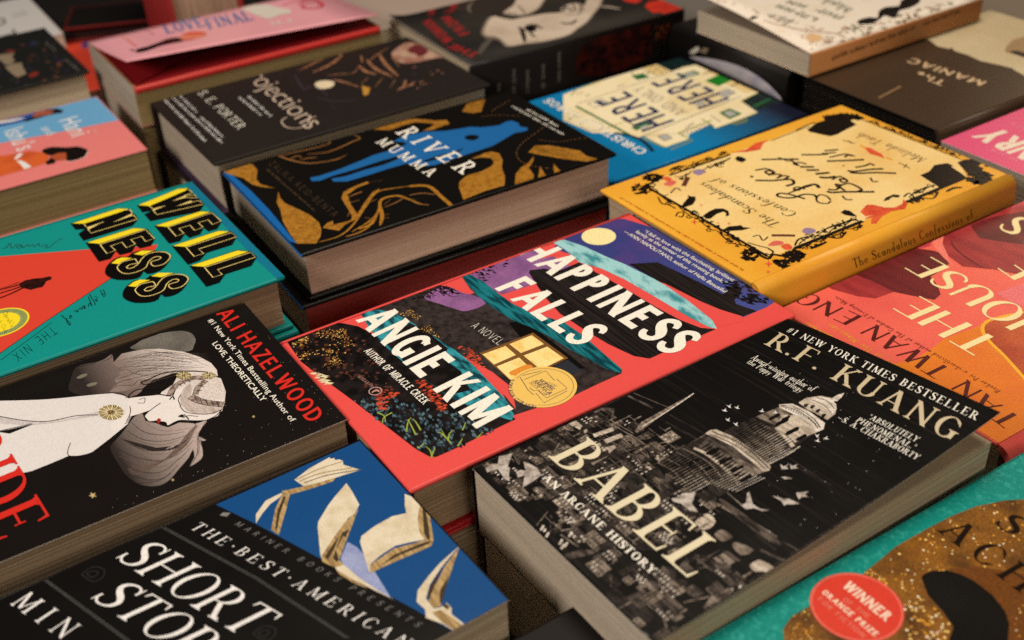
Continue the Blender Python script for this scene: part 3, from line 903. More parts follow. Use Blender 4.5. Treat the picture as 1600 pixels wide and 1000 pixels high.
for x, y in ((445, 370), (490, 395), (585, 460), (640, 490), (680, 520)):
    for d, e in ((0, 0), (16, 8), (-8, 12), (9, 20)):
        b.poly('illustration', E5, 5, Q4(f'{x+d-7} {y+e} {x+d+3} {y+e-5} {x+d+9} {y+e+2} {x+d-1} {y+e+7}'))
b.poly('illustration', E1, 3, Q3('-20 520 80 490 150 500 180 560 150 620 70 660 -20 610'), 3)
for q in ('-10 530 70 510 150 560', '0 560 60 560 110 640', '100 500 150 530 165 580', '170 350 380 510', '240 500 260 465 300 460', '20 700 200 640 420 510 640 380'):
    b.stroke('illustration', E3, 4, Q3(q), .4)
b.poly('illustration', E3, 4, Q3('60 372 110 300 300 195 420 128 522 74 500 97 400 165 300 228 200 300 140 342 80 380'))
b.stroke('illustration', E5, 5, Q3('120 335 300 225 420 145 520 76'), .6)
# the tower
b.poly('illustration', E1, 5, Q3('410 510 540 440 620 395 700 400 880 460 1010 560 1120 660 1080 700 1000 720 880 800 620 930 500 850 350 700 240 620'))
b.poly('illustration', E2, 6, Q3('540 510 640 410 800 480 940 590 1060 690 1000 720 880 800 760 660 640 570'))
b.poly('illustration', E3, 7, Q3('760 560 900 600 1060 690 1000 720 890 780 850 740'))
b.poly('illustration', E4, 8, Q3('610 390 650 362 700 360 860 430 1000 540 1122 650 1110 680 1060 690 960 600 820 490 700 430'))
for q in ('640 395 820 470 970 575 1080 670', '660 375 850 450 1000 560 1105 660'): b.stroke('illustration', E1, 9, Q3(q), .5)
b.stroke('illustration', E4, 8, Q3('520 505 600 540 700 610 800 700 880 790'), 1.6)
for x, y, l in ((670, 530, 60), (770, 600, 60), (862, 665, 58), (925, 738, 56), (520, 610, 45), (620, 670, 48), (705, 748, 45), (590, 830, 50), (505, 735, 40)):
    b.poly('illustration', INK, 9, Q3(f'{x-l} {y+l*.42} {x-l*.7} {y+l*.15} {x+l*.6} {y-l*.5} {x+l*.9} {y-l*.42} {x+l*.8} {y-l*.15} {x-l*.6} {y+l*.5}'))
def tier(p0, p1, up, n, l0, lw=(.26, .34), arch=.0, lo=0.0):
    """ribs, shadows and arched openings along one storey: p0-p1 its foot, up its height"""
    for k in range(n):
        t = (k + .5) / n
        sag = math.sin(math.pi * t) * .12
        x, y = p0[0] + (p1[0] - p0[0]) * t, p0[1] + (p1[1] - p0[1]) * t
        x -= up[0] * sag; y -= up[1] * sag
        lum = (E2, E2, E3, E3, E4, E4, E5)[min(6, int(t * 7))]
        b.stroke('illustration', lum, l0, Q3(f'{x} {y} {x+up[0]} {y+up[1]}'), lw[0], n=1)
        dx, dy = (p1[0] - p0[0]) / n * .35, (p1[1] - p0[1]) / n * .35
        b.stroke('illustration', INK, l0, Q3(f'{x+dx} {y+dy} {x+dx+up[0]} {y+dy+up[1]}'), lw[1] * .7, n=1)
        if arch:
            cx_, cy_ = x + dx * 1.45, y + dy * 1.45
            b.stroke('illustration', INK, l0 + 1, Q3(f'{cx_+up[0]*.15} {cy_+up[1]*.15} {cx_+up[0]*.5} {cy_+up[1]*.5} {cx_+up[0]*.85} {cy_+up[1]*.85}'), arch, taper=True)
tier((300, 640), (860, 850), (230, -110), 22, 8, arch=.9)
tier((545, 500), (890, 780), (100, -60), 16, 8, arch=.9)
tier((250, 620), (520, 860), (140, -75), 14, 8, arch=.7)
for q in ('240 620 380 700 520 860', '300 585 450 670 600 850', '380 535 560 640 730 850', '430 505 640 620 800 830'): b.stroke('illustration', E3, 9, Q3(q), .3)
b.poly('illustration', E1, 6, Q3('740 380 860 320 1000 260 1190 180 1320 260 1440 360 1450 400 1310 490 1300 500 1110 640 1000 560 880 440'))
b.poly('illustration', E2, 7, Q3('900 440 1100 330 1180 340 1300 480 1290 510 1110 640 1000 550'))
tier((790, 420), (1110, 640), (210, -110), 20, 8, arch=.7)
tier((900, 330), (1200, 500), (110, -60), 14, 9, arch=.6)
b.poly('illustration', E4, 9, Q3('1150 350 1180 335 1300 470 1310 490 1280 500 1220 420'))
b.poly('illustration', E3, 8, Q3('1000 262 1190 182 1270 240 1180 340 1100 300'))
b.poly('illustration', E4, 9, Q3('1180 340 1200 250 1300 245 1440 330 1475 385 1400 412 1310 462 1240 400'))
for x, y, l in ((1150, 260, 50), (1210, 300, 60), (1290, 370, 62), (1360, 420, 50), (1240, 270, 40)):
    b.poly('illustration', INK, 10, Q3(f'{x-l} {y+l*.5} {x-l*.7} {y+l*.1} {x+l*.5} {y-l*.5} {x+l*.9} {y-l*.5} {x+l*.8} {y-l*.1} {x-l*.6} {y+l*.6}'))
b.poly('illustration', E5, 10, Q3('1185 165 1290 158 1420 218 1545 310 1532 360 1475 382 1430 322 1300 242 1190 190'))
for q in ('1200 180 1300 200 1420 270 1490 350', '1200 172 1300 186 1440 262 1510 345'): b.stroke('illustration', E1, 11, Q3(q), .5)
for k in range(14):
    t = k / 13; x = 1240 + t * 250; y = 195 + t * t * 60 + t * 75
    b.poly('illustration', INK, 11, Q3(f'{x-5} {y} {x+4} {y-5} {x+8} {y+2} {x-1} {y+7}'))
b.poly('illustration', E4, 11, Q1('190 520 240 490 330 478 400 492 428 545 420 592 370 628 300 590 240 560'))
for x, y in ((235, 535), (275, 545), (310, 570), (345, 600)):
    b.poly('illustration', E1, 12, Q1(f'{x-14} {y+10} {x-8} {y-6} {x+12} {y-12} {x+20} {y-4} {x+2} {y+16}'))
b.poly('illustration', E5, 12, Q1('250 502 310 485 385 490 425 530 428 560 400 592 360 560 300 525'))
for q in ('260 500 340 530 395 585', '300 490 370 510 415 560'): b.stroke('illustration', E2, 13, Q1(q), .4)
b.poly('illustration', E5, 13, Q1('395 495 425 478 440 470 478 460 458 488 432 512 410 512'))
b.stroke('illustration', E4, 8, Q3('1100 630 1240 560 1350 490'), .7)
# doves and birds
DOVE = mat('print_dove', (196, 184, 170), c2=(140, 126, 114), sc=(300, 300, 300), lo=.4, hi=.65)
for q in ('92 462 140 430 190 430 198 372 250 360 306 344 282 400 268 450 285 460 276 510 282 566 240 545 190 470 150 482 108 496',
          '333 490 370 478 408 482 388 410 440 430 500 462 530 520 470 562 383 616 392 552 405 520 345 536'):
    b.poly('illustration', DOVE, 14, Q4(q))
for q in ('45 200 100 190 130 160 235 150 220 200 205 240 252 306 190 296 120 240 60 225', '570 235 600 250 628 235 636 160 652 145 682 248 740 280 812 292 760 300 690 276 625 285',
          '833 178 925 205 955 200 1045 240 1000 246 950 245 925 255 905 222', '1020 155 1060 152 1120 143 1085 168 1115 190 1062 188 1042 206 1030 190', '900 32 945 30 990 46 950 48 930 50'):
    b.poly('illustration', DOVE, 14, Q6(q))
rnd = random.Random(3)
for x, y in ((760, 212), (795, 180), (857, 190), (785, 285), (848, 320), (1050, 218), (1155, 228), (1482, 410), (1552, 430), (1485, 450)):
    a = rnd.uniform(-.4, .5)
    ca, sa = math.cos(a), math.sin(a)
    T_ = lambda u, v: f'{x+u*ca-v*sa:.1f} {y+u*sa+v*ca:.1f}'
    b.poly('illustration', WHITE, 14, Q3(' '.join((T_(-22, -8), T_(-2, -3), T_(14, -18), T_(8, 2), T_(22, 12), T_(0, 8)))))
for x, y in ((1225, 655), (1298, 652)):
    b.poly('illustration', DOVE, 14, Q3(f'{x-30} {y-25} {x-5} {y-5} {x+35} {y-20} {x+15} {y} {x+38} {y+12} {x+5} {y+16} {x-20} {y+18}'))
# lower town lit pieces
for q, m in (('310 335 430 300 520 300 560 262 602 285 540 330 420 358 340 372', E2), ('580 370 700 330 722 378 612 438', E3), ('740 762 870 690 930 700 1010 830 900 920 800 830', E1),
             ('255 75 330 20 375 15 370 45 300 90', E3), ('1010 505 1090 425 1112 440 1080 480', E2), ('1200 430 1270 360 1330 390 1360 450 1260 470', E2), ('1410 600 1500 540 1560 600 1480 660 1440 640', E2),
             ('1395 750 1460 655 1520 700 1440 740', E3), ('760 100 820 85 830 105 770 125', E3), ('900 580 1040 560 1060 575 960 590', E2)):
    b.poly('illustration', m, 4, Q5(q))
for q, w in (('740 755 900 670 1060 590', .5), ('910 560 1000 580 1060 572 1040 540', .5), ('1010 770 1200 720 1440 665', .6), ('920 680 1020 780', .5), ('950 670 1060 790 1130 960', .6), ('90 110 180 0', .4), ('280 150 420 130 500 170 550 220', .8), ('280 180 420 275', .8), ('200 30 250 110 270 150', .5)):
    b.stroke('illustration', E3, 5, Q5(q), w)
for x, y in ((345, 180), (385, 195), (425, 205), (455, 220), (285, 275), (310, 262), (150, 140), (165, 185), (125, 130), (270, 240)):
    b.stroke('illustration', E5, 6, Q5(f'{x} {y+18} {x+22} {y-22}'), 1.0)
for q, m in (('230 380 300 320 350 325 392 378 345 430 280 442 262 415', E4), ('380 480 440 440 520 490 500 515 440 532', E3), ('655 722 700 690 745 680 850 742 812 788 760 765 700 770', E4), ('520 565 560 540 690 600 590 642', E3), ('1 0 60 30 40 60 0 60', E2)):
    b.poly('illustration', m, 4, Q6(q), 2)
b.scatter('illustration', [WHITE], 14, PX('1140 550 1500 650 1420 740 1240 880 1150 820 1290 640'), 60, .35, 6)
b.stroke('illustration', E2, 3, PX('1560 652 1425 742 1200 890 1120 944'), .3, n=1)
GOLDL = mat('foil_pale_gold', (226, 212, 174), rough=.32, grain=.03, spec=.6)
GOLDK = mat('foil_tan', (206, 186, 148), rough=.35, grain=.03, spec=.6)
for k, (m, d) in enumerate(((mat('foil_shadow', (70, 54, 36)), (1.2, .8)), (GOLDL, (0, 0)))):
    b.text('title_lettering', m, 17 + 2 * k, 'BABEL', ROMAN, (856 + d[0], 714 + d[1]), (1077.5 + d[0], 907 + d[1]), (62, -30), .07)
b.text('subtitle_lettering', CREAM, 18, 'AN ARCANE HISTORY', ROMANB, (846.5, 748.5), (1017, 899), (10.5, -6.8), .12)
b.text('author_lettering', GOLDK, 18, 'R.F. KUANG', ROMAN, (1193, 538.5), (1486, 691), (24, -18.5), .12)
b.text('headline_lettering', CREAM, 18, '#1 NEW YORK TIMES BESTSELLER', ROMAN, (1227, 519.5), (1524, 658), (8.5, -7), .2)
b.text('blurb_lettering', CREAM, 18, '“ABSOLUTELY', ROMAN, Q1('617 618')[0], Q1('922 768')[0], (7.5, -6), .1)
b.text('blurb_lettering', CREAM, 18, 'PHENOMENAL.”', ROMAN, Q1('545 638')[0], Q1('905 815')[0], (7.5, -6), .1)
b.text('blurb_lettering', CREAM, 18, '—S. A. CHAKRABORTY', ROMAN, Q1('425 622')[0], Q1('925 880')[0], (7.5, -6), .1)
b.text('byline_lettering', CREAM, 18, 'Award-winning author of', BOOKI, Q2('1488 245')[0], Q1('272 452')[0], (10, -6), .1)
b.text('byline_lettering', CREAM, 18, 'the Poppy War trilogy', BOOKI, Q2('1462 272')[0], Q1('200 458')[0], (10, -6), .1)
b.build()
for ch in b.root.children:
    if ch.name.startswith('page_block'): ch.data.materials[1] = PAGES_GREY  # heads greyer: the side light is put into the colour
b.copy_below('second copy of the black tower paperback under the top one', CAMH - .3435 - .038, dx=-1.5, dy=3, rot=-1.2)

# ------------------------------------------------------------------ teal hardcover with block letters
TEALC = mat('jacket_teal', (16, 138, 128), rough=.38, grain=.06)
b = Book('WL', 'hardcover_book', 'teal hardcover with yellow and black block lettering and a red wedge',
         (-269.6, 575.9, -338.4, -1.0233, 156.3, 236.0), 36, 'hard', TEALC, pages=PAGES_DARK)
T1, T2 = tl(0, 250, 4), tl(0, 400, 5)
REDW = mat('print_red', (212, 66, 48), rough=.30, grain=.05)
YEL = mat('print_yellow', (240, 214, 40), rough=.30, grain=.05)
YELT = mat('print_straw', (232, 206, 120), rough=.30)
b.poly('illustration', REDW, 1, PX('-60 408 0 401 60 396 135 390 200 387 247 382 241 392 225 397 200 416 172 436 75 500 0 552 -60 592'))
b.stroke('illustration', INK, 2, PX('215 408 172 436 75 500 0 552 -30 572'), .45, n=1)
b.stroke('illustration', INK, 2, PX('81 504 1 563'), .35, n=1)
SIL = mat('print_silhouette', (52, 20, 17), c2=(24, 12, 11), sc=(300, 300, 300), grain=.1)
b.poly('illustration', SIL, 3, T2('150 215 200 190 260 178 330 172 385 160 405 166 400 184 360 200 350 222 330 245 290 252 240 266 200 256 160 246'))
for q, w in (('170 220 80 245 -30 272', 1.5), ('170 238 80 268 -30 302', 1.5), ('180 250 80 298 -30 340', 1.6), ('150 205 60 240 -30 262', .8)):
    b.stroke('illustration', SIL, 3, T2(q), (w, w * .7))
RING = mat('print_sage_ring', (150, 160, 92))
c, r = b.disc('book_club_mark', YEL, 4, T2('10 520')[0], T2('230 465')[0], 1.0)
b.disc('book_club_mark', RING, 5, T2('10 520')[0], T2('230 465')[0], .93, inner=.72)
for k in range(72):
    a = 2 * math.pi * k / 72
    b.put('book_club_mark', SIL, 6, strip([(c[0] + r * q * math.cos(a), c[1] + r * q * math.sin(a)) for q in (.73, .92)], [.00016, .00016]))
b.text('book_club_mark', INK, 6, "Oprah's", THIN, T2('20 445')[0], T2('85 560')[0], (7, -4), .1)
b.text('book_club_mark', INK, 6, 'Book Club', THIN, T2('-35 470')[0], T2('40 605')[0], (6, -3), .1)
b.stroke('novel_handwriting', SIL, 3, T1('10 556 40 548 62 520 72 552 92 540 100 528 126 530 138 545 112 552 106 538 140 540 150 548 172 528 182 542 205 528 215 544 240 522 252 542 282 530 296 540 280 550 310 545 345 515 390 489'), .42)
b.text('earlier_title_lettering', INK, 3, 'THE NIX', THIN, T2('402 548')[0], T2('92 772')[0], (10, 10.5), .42)
for q in ('782 268 812 318 822 296 803 262', '790 305 815 292', '765 322 745 345 762 355 752 340', '700 300 742 372 735 385', '735 325 755 312', '690 318 718 392 700 368 690 400', '668 385 655 405 668 412 650 390 640 420 628 405 610 425 605 440 590 425 580 434', '562 480 550 462 545 486 560 488', '478 462 520 500 548 528 545 542 525 520 520 486'):
    b.stroke('author_handwriting', INK, 3, T2(q), .42)
WA, WB, WC, WD = tl(205, 285, 8.68), tl(265, 360, 8.68), tl(105, 315, 8.68), tl(155, 375, 8.68)
S_SIL = '80 420 110 350 200 265 290 230 380 235 450 180 600 140 780 150 900 165 970 220 960 280 880 380 780 440 650 465 605 425 560 500 440 540 250 545 140 510 90 470'
S_LN = '490 262 330 298 262 350 250 392 310 450 400 462 520 435 630 380 680 290 760 235 830 235 820 265 705 305 745 360 880 330 965 240 920 180 800 165 660 195 580 260 530 330 450 385 390 390 375 370 420 340 500 325 522 312 490 262'
def sh(q, dx, dy):
    v = [float(a) for a in q.split()]
    return ' '.join(str(a + (dx, dy)[k % 2]) for k, a in enumerate(v))
for bi, (rd, sil, yel, ln, tri) in enumerate((
    (WA, '80 315 650 80 780 75 830 140 910 215 995 295 940 385 820 420 260 530 175 435 270 390 150 410', ('100 310 640 90 770 82 740 112 250 322',), ('245 322 292 360 460 322', '300 385 350 440 975 300 925 250 830 268', '740 205 900 215 860 170 730 182', '780 98 830 140 720 182'), ('556 256 735 178 745 206', '608 326 812 250 832 272', '285 372 465 318 300 388')),
    (WA, '315 590 930 390 1100 405 1230 535 1165 635 1045 670 985 620 935 710 790 755 730 705 665 800 515 835', ('335 590 935 398 1070 406 490 606',), ('500 612 1095 415 1220 530 1105 575 1045 510 910 550 975 612 860 655 800 585 650 630 715 695 610 735 500 612',), ()),
    (WB, '30 215 670 5 840 20 915 90 850 200 500 310 415 410 250 470', ('45 215 670 12 810 20 215 228',), ('225 235 840 35 905 95 395 260 465 320 335 360 225 235',), ()),
    (WB, '270 490 920 270 1100 290 1185 365 1110 485 755 600 675 715 500 770', ('290 487 920 280 1070 295 465 500',), ('475 510 1100 305 1165 370 650 540 715 605 590 645 475 510',), ()),
    (WC, '45 300 690 90 850 100 970 235 890 330 220 535 150 440 240 375 115 385', ('70 298 690 97 830 102 700 150 230 302',), ('230 310 270 355 495 278', '285 380 325 430 955 240 900 190 870 185', '870 170 885 155 850 110 790 118'), ('618 284 872 168 892 190', '272 358 495 272 285 386')),
    (WC, '250 560 900 358 1090 375 1195 505 1135 605 990 640 930 595 880 690 715 730 660 675 590 780 430 820', ('270 560 900 365 1060 375 435 575',), ('445 585 1065 385 1185 505 1065 545 1010 475 865 520 925 580 805 630 745 555 590 605 655 665 540 710 445 585',), ()),
    (WD, S_SIL, ('165 322 240 265 310 242 445 248 300 300 265 332', '470 197 580 150 740 150 680 172 590 212'), (S_LN,), ()),
    (WD, sh(S_SIL, 238, 312), ('395 632 470 575 550 545 695 550 550 600 500 642', '705 497 810 452 1010 455 940 475 850 512'), (sh(S_LN, 243, 308),), ()))):
    L0 = 4 + (bi % 4) * 4
    rounded = bi > 5
    b.poly('title_lettering', INK, L0, rd(sil), 2 if rounded else 0)
    for q in yel: b.poly('title_lettering', YEL, L0 + 1, rd(q))
    for q in tri: b.poly('title_lettering', YELT, L0 + 1, rd(q))
    for q in ln: b.stroke('title_lettering', YELT, L0 + 2, rd(q), .62, n=4 if rounded else 1)
b.poly('illustration', mat('jacket_teal_blue', (20, 112, 136), rough=.30), 1, PX('300 279 320 286 452 430 438 440 398 404 350 352 318 318 290 288'))
b.build()
b.copy_below('second copy of the teal block letter hardcover under the top one', CAMH - .3384 - .036, dx=3, dy=2, rot=-.5)

# ------------------------------------------------------------------ black paperback with white profile of a woman
BRD = mat('cover_warm_black', (22, 18, 16), rough=.30, grain=.1)
b = Book('BR', 'paperback_book', 'black paperback with a pale woman in profile and red lettering',
         (-204.5, 449.0, -346.0, -1.0241, 134.9, 203.3), 34, 'paper', BRD, side=BRD, pages=PAGES_DARK, edge=mat('cover_edge_board', (235, 215, 190)), dx0=3.2, inset=.9)
T3, T4 = tl(0, 500, 4), tl(0, 750, 4)
SKIN = mat('print_pale_skin', (226, 216, 206), grain=.04)
GOWN = mat('print_white_gown', (218, 211, 203), grain=.05)
ya, yb = b.loc(*tl(0, 500, 4)('760 300')[0])[1], b.loc(*tl(0, 500, 4)('1180 260')[0])[1]
HAIRL = mat('print_hair_pale', (136, 118, 108), grad=('y', ya, yb, (218, 204, 192)), grain=.08)
yc, yd = b.loc(*tl(0, 500, 4)('520 380')[0])[1], b.loc(*tl(0, 500, 4)('860 400')[0])[1]
HAIRM = mat('print_hair_brown', (46, 38, 35), grad=('y', yc, yd, (128, 110, 101)), grain=.1)
ye, yf = b.loc(*tl(0, 500, 4)('740 850')[0])[1], b.loc(*tl(0, 500, 4)('1230 700')[0])[1]
HAIRD = mat('print_hair_dark', (48, 40, 36), grad=('y', ye, yf, (184, 164, 152)), grain=.1)
MOON = mat('print_moon_grey', (112, 106, 96), c2=(66, 60, 54), sc=(30, 30, 30), lo=.4, hi=.7)
LINEI = mat('print_line_dark', (30, 23, 21))
LINEB = mat('print_line_brown', (104, 84, 74))
b.poly('illustration', MOON, 1, T3('820 180 850 150 900 120 1000 85 1120 68 1190 80 1222 120 1212 160 1180 195 1000 200'), 3)
b.poly('illustration', HAIRM, 2, T3('430 440 440 380 470 300 540 275 600 265 660 240 702 212 716 268 800 300 900 350 960 372 900 420 880 450 820 480 700 465 600 470 500 470'), 2)
b.poly('illustration', HAIRL, 3, T3('706 270 760 212 830 196 900 184 1000 180 1100 194 1150 200 1250 232 1320 270 1355 312 1362 352 1300 345 1180 330 1080 332 1010 360 960 372 905 372 880 392 860 420 800 440 740 450 680 450 730 400 715 372 760 340 735 330 790 310 745 300'))
for q in ('720 268 850 235 1000 225 1150 245 1210 235', '745 300 850 290 980 286 1100 292 1280 298', '800 318 900 305 1050 305 1180 300', '900 190 1050 210 1180 230', '780 262 950 252 1100 255 1200 268', '715 372 790 352 880 318 960 318 1000 300', '680 450 740 412 830 408 862 380 930 372', '790 310 860 340 940 345 1010 322', '600 265 650 245 700 215 712 268', '870 235 1000 205 1100 208', '640 262 690 240 700 215', '720 410 760 382 830 372', '470 292 560 282 600 265'):
    b.stroke('illustration', LINEI, 5, T3(q), .34, taper=True)
for q in ('760 250 900 212 1000 202 1100 215', '800 245 950 236 1120 262 1230 262', '850 330 1000 292 1150 282', '760 290 850 275 950 270', '1000 190 1150 215 1250 260', '900 210 1050 222 1200 250 1300 290', '830 300 950 278 1100 275 1240 285', '940 350 1050 322 1180 315 1300 325', '740 285 820 268 900 262'):
    b.stroke('illustration', LINEB, 5, T3(q), .22, taper=True)
b.poly('illustration', HAIRD, 3, T3('690 790 740 735 800 660 840 606 890 585 910 632 975 645 1050 672 1120 642 1225 648 1290 628 1282 650 1245 700 1250 730 1290 750 1262 756 1250 740 1262 790 1268 850 1240 885 1186 915 1215 860 1205 810 1180 860 1120 930 1060 1000 1000 1034 930 1040 860 1022 790 972 740 900 705 840'), 2)
b.poly('illustration', mat('print_hair_shadow', (46, 38, 34), grain=.1), 4, T3('760 742 850 790 950 822 1060 815 1170 745 1100 800 1030 812 1060 790 980 800 880 775'))
for q in ('745 735 900 812 1080 808 1190 735', '720 800 860 862 1000 880 1130 830 1210 750', '770 900 880 950 1010 950 1120 870 1190 800', '800 960 920 1000 1030 985 1120 900', '860 1020 980 1010 1070 960', '1190 912 1235 830 1232 740', '820 640 900 700 1020 720 1150 700', '790 690 900 750 1050 755 1180 715', '1000 820 1100 792 1190 730', '1030 812 1060 790 1062 812 1110 782 1110 802 1170 745', '1290 628 1255 690 1240 735 1262 790', '1240 700 1250 735 1290 750', '1200 640 1225 660 1190 690'):
    b.stroke('illustration', LINEI, 5, T3(q), .34, taper=True)
for q in ('800 720 900 770 1040 778 1160 730', '740 850 880 905 1020 915 1130 860', '900 640 1000 690 1120 690 1220 665', '790 930 900 975 1010 970', '860 800 960 840 1080 832', '1225 700 1245 780 1240 850'):
    b.stroke('illustration', LINEB, 5, T3(q), .25, taper=True)
b.poly('illustration', GOWN, 5, T3('-220 512 0 505 200 500 300 495 500 474 700 458 790 478 840 508 905 480 1000 468 1085 498 1010 520 952 560 880 585 822 600 800 650 690 740 570 832 500 850 430 850 380 872 300 905 200 945 110 965 -20 1010 -220 1090'))
b.poly('illustration', SKIN, 6, T3('800 490 905 478 1000 470 1082 500 1010 522 952 560 880 585 822 602 800 640 760 680 700 700 690 650 770 600 800 560'))
b.poly('illustration', SKIN, 6, T3('1000 470 1010 452 1082 405 1110 352 1180 326 1300 328 1382 368 1412 450 1402 530 1385 562 1362 600 1282 632 1180 632 1120 628 1050 662 1036 642 1006 636 992 650 976 632 930 634 905 602 950 552 1000 520'))
b.poly('illustration', mat('print_hair_wing', (196, 180, 168), c2=(170, 152, 140), sc=(40, 400, 40)), 7, T3('1125 470 1150 425 1200 390 1225 380 1200 440 1195 480 1260 530 1340 545 1395 540 1390 570 1330 590 1240 592 1170 570 1130 530'))
b.poly('illustration', mat('print_crown', (212, 198, 186)), 7, T3('1010 452 1082 405 1112 352 1180 326 1300 328 1382 368 1412 450 1404 500 1300 500 1210 470 1190 400 1100 440 1060 470'))
rnd = random.Random(21)
for k in range(34):
    t = k / 33
    x0_, y0_ = 720 + 60 * t + rnd.uniform(-20, 20), 262 + 180 * t
    x1_, y1_ = 1150 + 190 * (1 - abs(t - .3)), 200 + 130 * t
    b.stroke('illustration', LINEB, 5, T3(f'{x0_} {y0_} {x0_*.6+x1_*.4} {y0_*.55+y1_*.45-26*(1-t)} {x1_-rnd.uniform(0,220)} {y1_+rnd.uniform(-4,6)}'), .16, taper=True)
for k in range(30):
    t = k / 29
    b.stroke('illustration', LINEB, 5, T3(f'{1235-45*t+rnd.uniform(-8,8)} {655+40*t} {1160-140*t} {790+90*t} {1010-160*t} {880+90*t} {860-60*t} {850+90*t+rnd.uniform(-15,15)}'), .18, taper=True)
BRAID = mat('print_braid', (168, 146, 132), c2=(110, 90, 80), sc=(400, 400, 400), lo=.42, hi=.6)
for q, w in (('1062 478 1090 420 1150 382 1220 362 1290 368', 3.0), ('1190 480 1250 508 1320 522 1400 530', 3.6), ('1220 470 1240 420 1290 380', 2.6)):
    b.stroke('illustration', LINEI, 8, T3(q), w * 1.18); b.stroke('illustration', BRAID, 9, T3(q), w)
for q in ('1080 470 1095 440', '1085 430 1112 425', '1110 400 1135 412', '1140 384 1160 404', '1175 372 1190 392', '1215 480 1235 515', '1250 490 1265 528', '1285 500 1300 535', '1320 505 1335 540', '1355 510 1370 545', '1230 440 1262 445', '1240 410 1275 420', '1255 385 1290 398'):
    b.stroke('illustration', LINEI, 10, T3(q), .4)
for q, w in (('1005 520 955 555 905 600 930 635 975 632', .45), ('975 632 992 650 1005 638 1036 643 1050 662 1120 630 1230 632 1290 628', .5), ('1290 628 1350 600 1385 562', .45),
             ('880 388 920 378 1000 340 1080 326 1180 322 1290 328 1370 362', .7), ('880 388 900 405 960 398 990 420 1010 430', .6), ('790 488 850 440 940 430 1020 430 1045 380 1058 362', .7), ('1058 362 1010 385 985 395', .6), ('800 490 850 478 900 465 1000 468 1070 478', .8),
             ('1130 540 1115 500 1130 470', .4), ('1125 540 1170 580 1300 590 1390 560', .4), ('1180 620 1170 600 1240 605', .35), ('700 745 570 832 430 850 440 770', .35), ('815 600 800 640 780 650', .35), ('812 540 815 580 790 640', .35), ('0 605 150 630 300 635 480 600 610 595', .5), ('0 695 200 650', .4), ('860 520 900 520 905 490 870 500', .3), ('0 505 300 495 700 458 790 480', .5), ('1060 500 1080 480 1090 500', .7), ('1150 590 1180 625', .35)):
    b.stroke('illustration', LINEI, 11, T3(q), w)
b.poly('illustration', mat('print_gown_shade', (196, 186, 180)), 6, T3('0 605 150 635 300 638 480 608 620 570 615 600 480 622 300 650 180 660 0 650'))
b.poly('illustration', BRD, 6, T3('-20 700 60 685 215 650 140 680 60 712 -20 700'))
b.poly('illustration', mat('print_lips', (158, 40, 36)), 12, T3('978 630 992 616 1004 620 1005 638 992 652'))
b.poly('illustration', INK, 12, T3('1112 606 1135 592 1152 598 1148 612 1128 610'))
b.stroke('illustration', INK, 12, T3('1118 600 1150 612 1160 600'), .4)
FLW = mat('print_gilt', (186, 164, 110)); FLD = mat('print_gilt_dark', (110, 88, 48)); FLL = mat('print_gilt_pale', (226, 212, 170))
for cx_, cy_, rx, ry, n in ((695, 580, 82, 50, 26), (1150, 350, 50, 26, 16), (1305, 350, 48, 22, 16)):
    b.poly('illustration', FLD, 12, T3(' '.join(f'{cx_+rx*.92*math.cos(k*.3)} {cy_+ry*.92*math.sin(k*.3)}' for k in range(21))))
    for k in range(n):
        a = 2 * math.pi * k / n
        b.stroke('illustration', FLW if k % 2 else FLL, 13, T3(f'{cx_+rx*.3*math.cos(a)} {cy_+ry*.3*math.sin(a)} {cx_+rx*math.cos(a)} {cy_+ry*math.sin(a)}'), .55 if rx > 60 else .4, n=1)
    b.scatter('illustration', [FLL, FLD], 14, T3(f'{cx_-rx*.3} {cy_} {cx_} {cy_-ry*.3} {cx_+rx*.3} {cy_} {cx_} {cy_+ry*.3}'), 16, .5, 3)
EYE = mat('print_wolf_eye', (116, 110, 92))
b.poly('illustration', EYE, 5, T3('478 362 510 342 545 336 540 352 500 368'), 2); b.poly('illustration', EYE, 5, T3('538 410 570 394 608 390 600 406 560 418'), 2)
b.scatter('illustration', [mat('print_star', (196, 186, 170))], 3, PX('330 480 420 520 540 655 310 750 100 835 60 870 150 800 320 690 370 600'), 110, .32, 12)
for x, y, r_ in ((580, 97, 26), (1585, 605 - 1000, 12), (1080, 0, 12)):
    b.poly('illustration', FLW, 4, T4(' '.join(f'{x+(r_ if k%2==0 else r_*.45)*math.cos(k*.628+.4)} {y+(r_ if k%2==0 else r_*.45)*.8*math.sin(k*.628+.4)}' for k in range(10))))
REDL = mat('print_signal_red', (206, 44, 34), rough=.30, grain=.04)
b.text('author_lettering', REDL, 14, 'ALI HAZELWOOD', GROT, (337.5, 491), (484, 663.5), (22.5, -11), .12)
b.text('byline_lettering', CREAM, 14, '#1 New York Times Bestselling Author of', 'sans', (325, 501.5), (455, 661), (8, -4.2), .06, .004)
b.text('byline_lettering', CREAM, 14, 'LOVE, THEORETICALLY', 'sans', (331.5, 538), (409, 629), (8.5, -4.5), .0, .008)
b.text('title_lettering', REDL, 15, 'BRIDE', ROMAN, (-108, 664), (-8, 851), (80, -30), .06)
b.build()
b.copy_below('second copy of the pale profile paperback under the top one', CAMH - .346 - .034, dx=-2, dy=3, rot=.4)

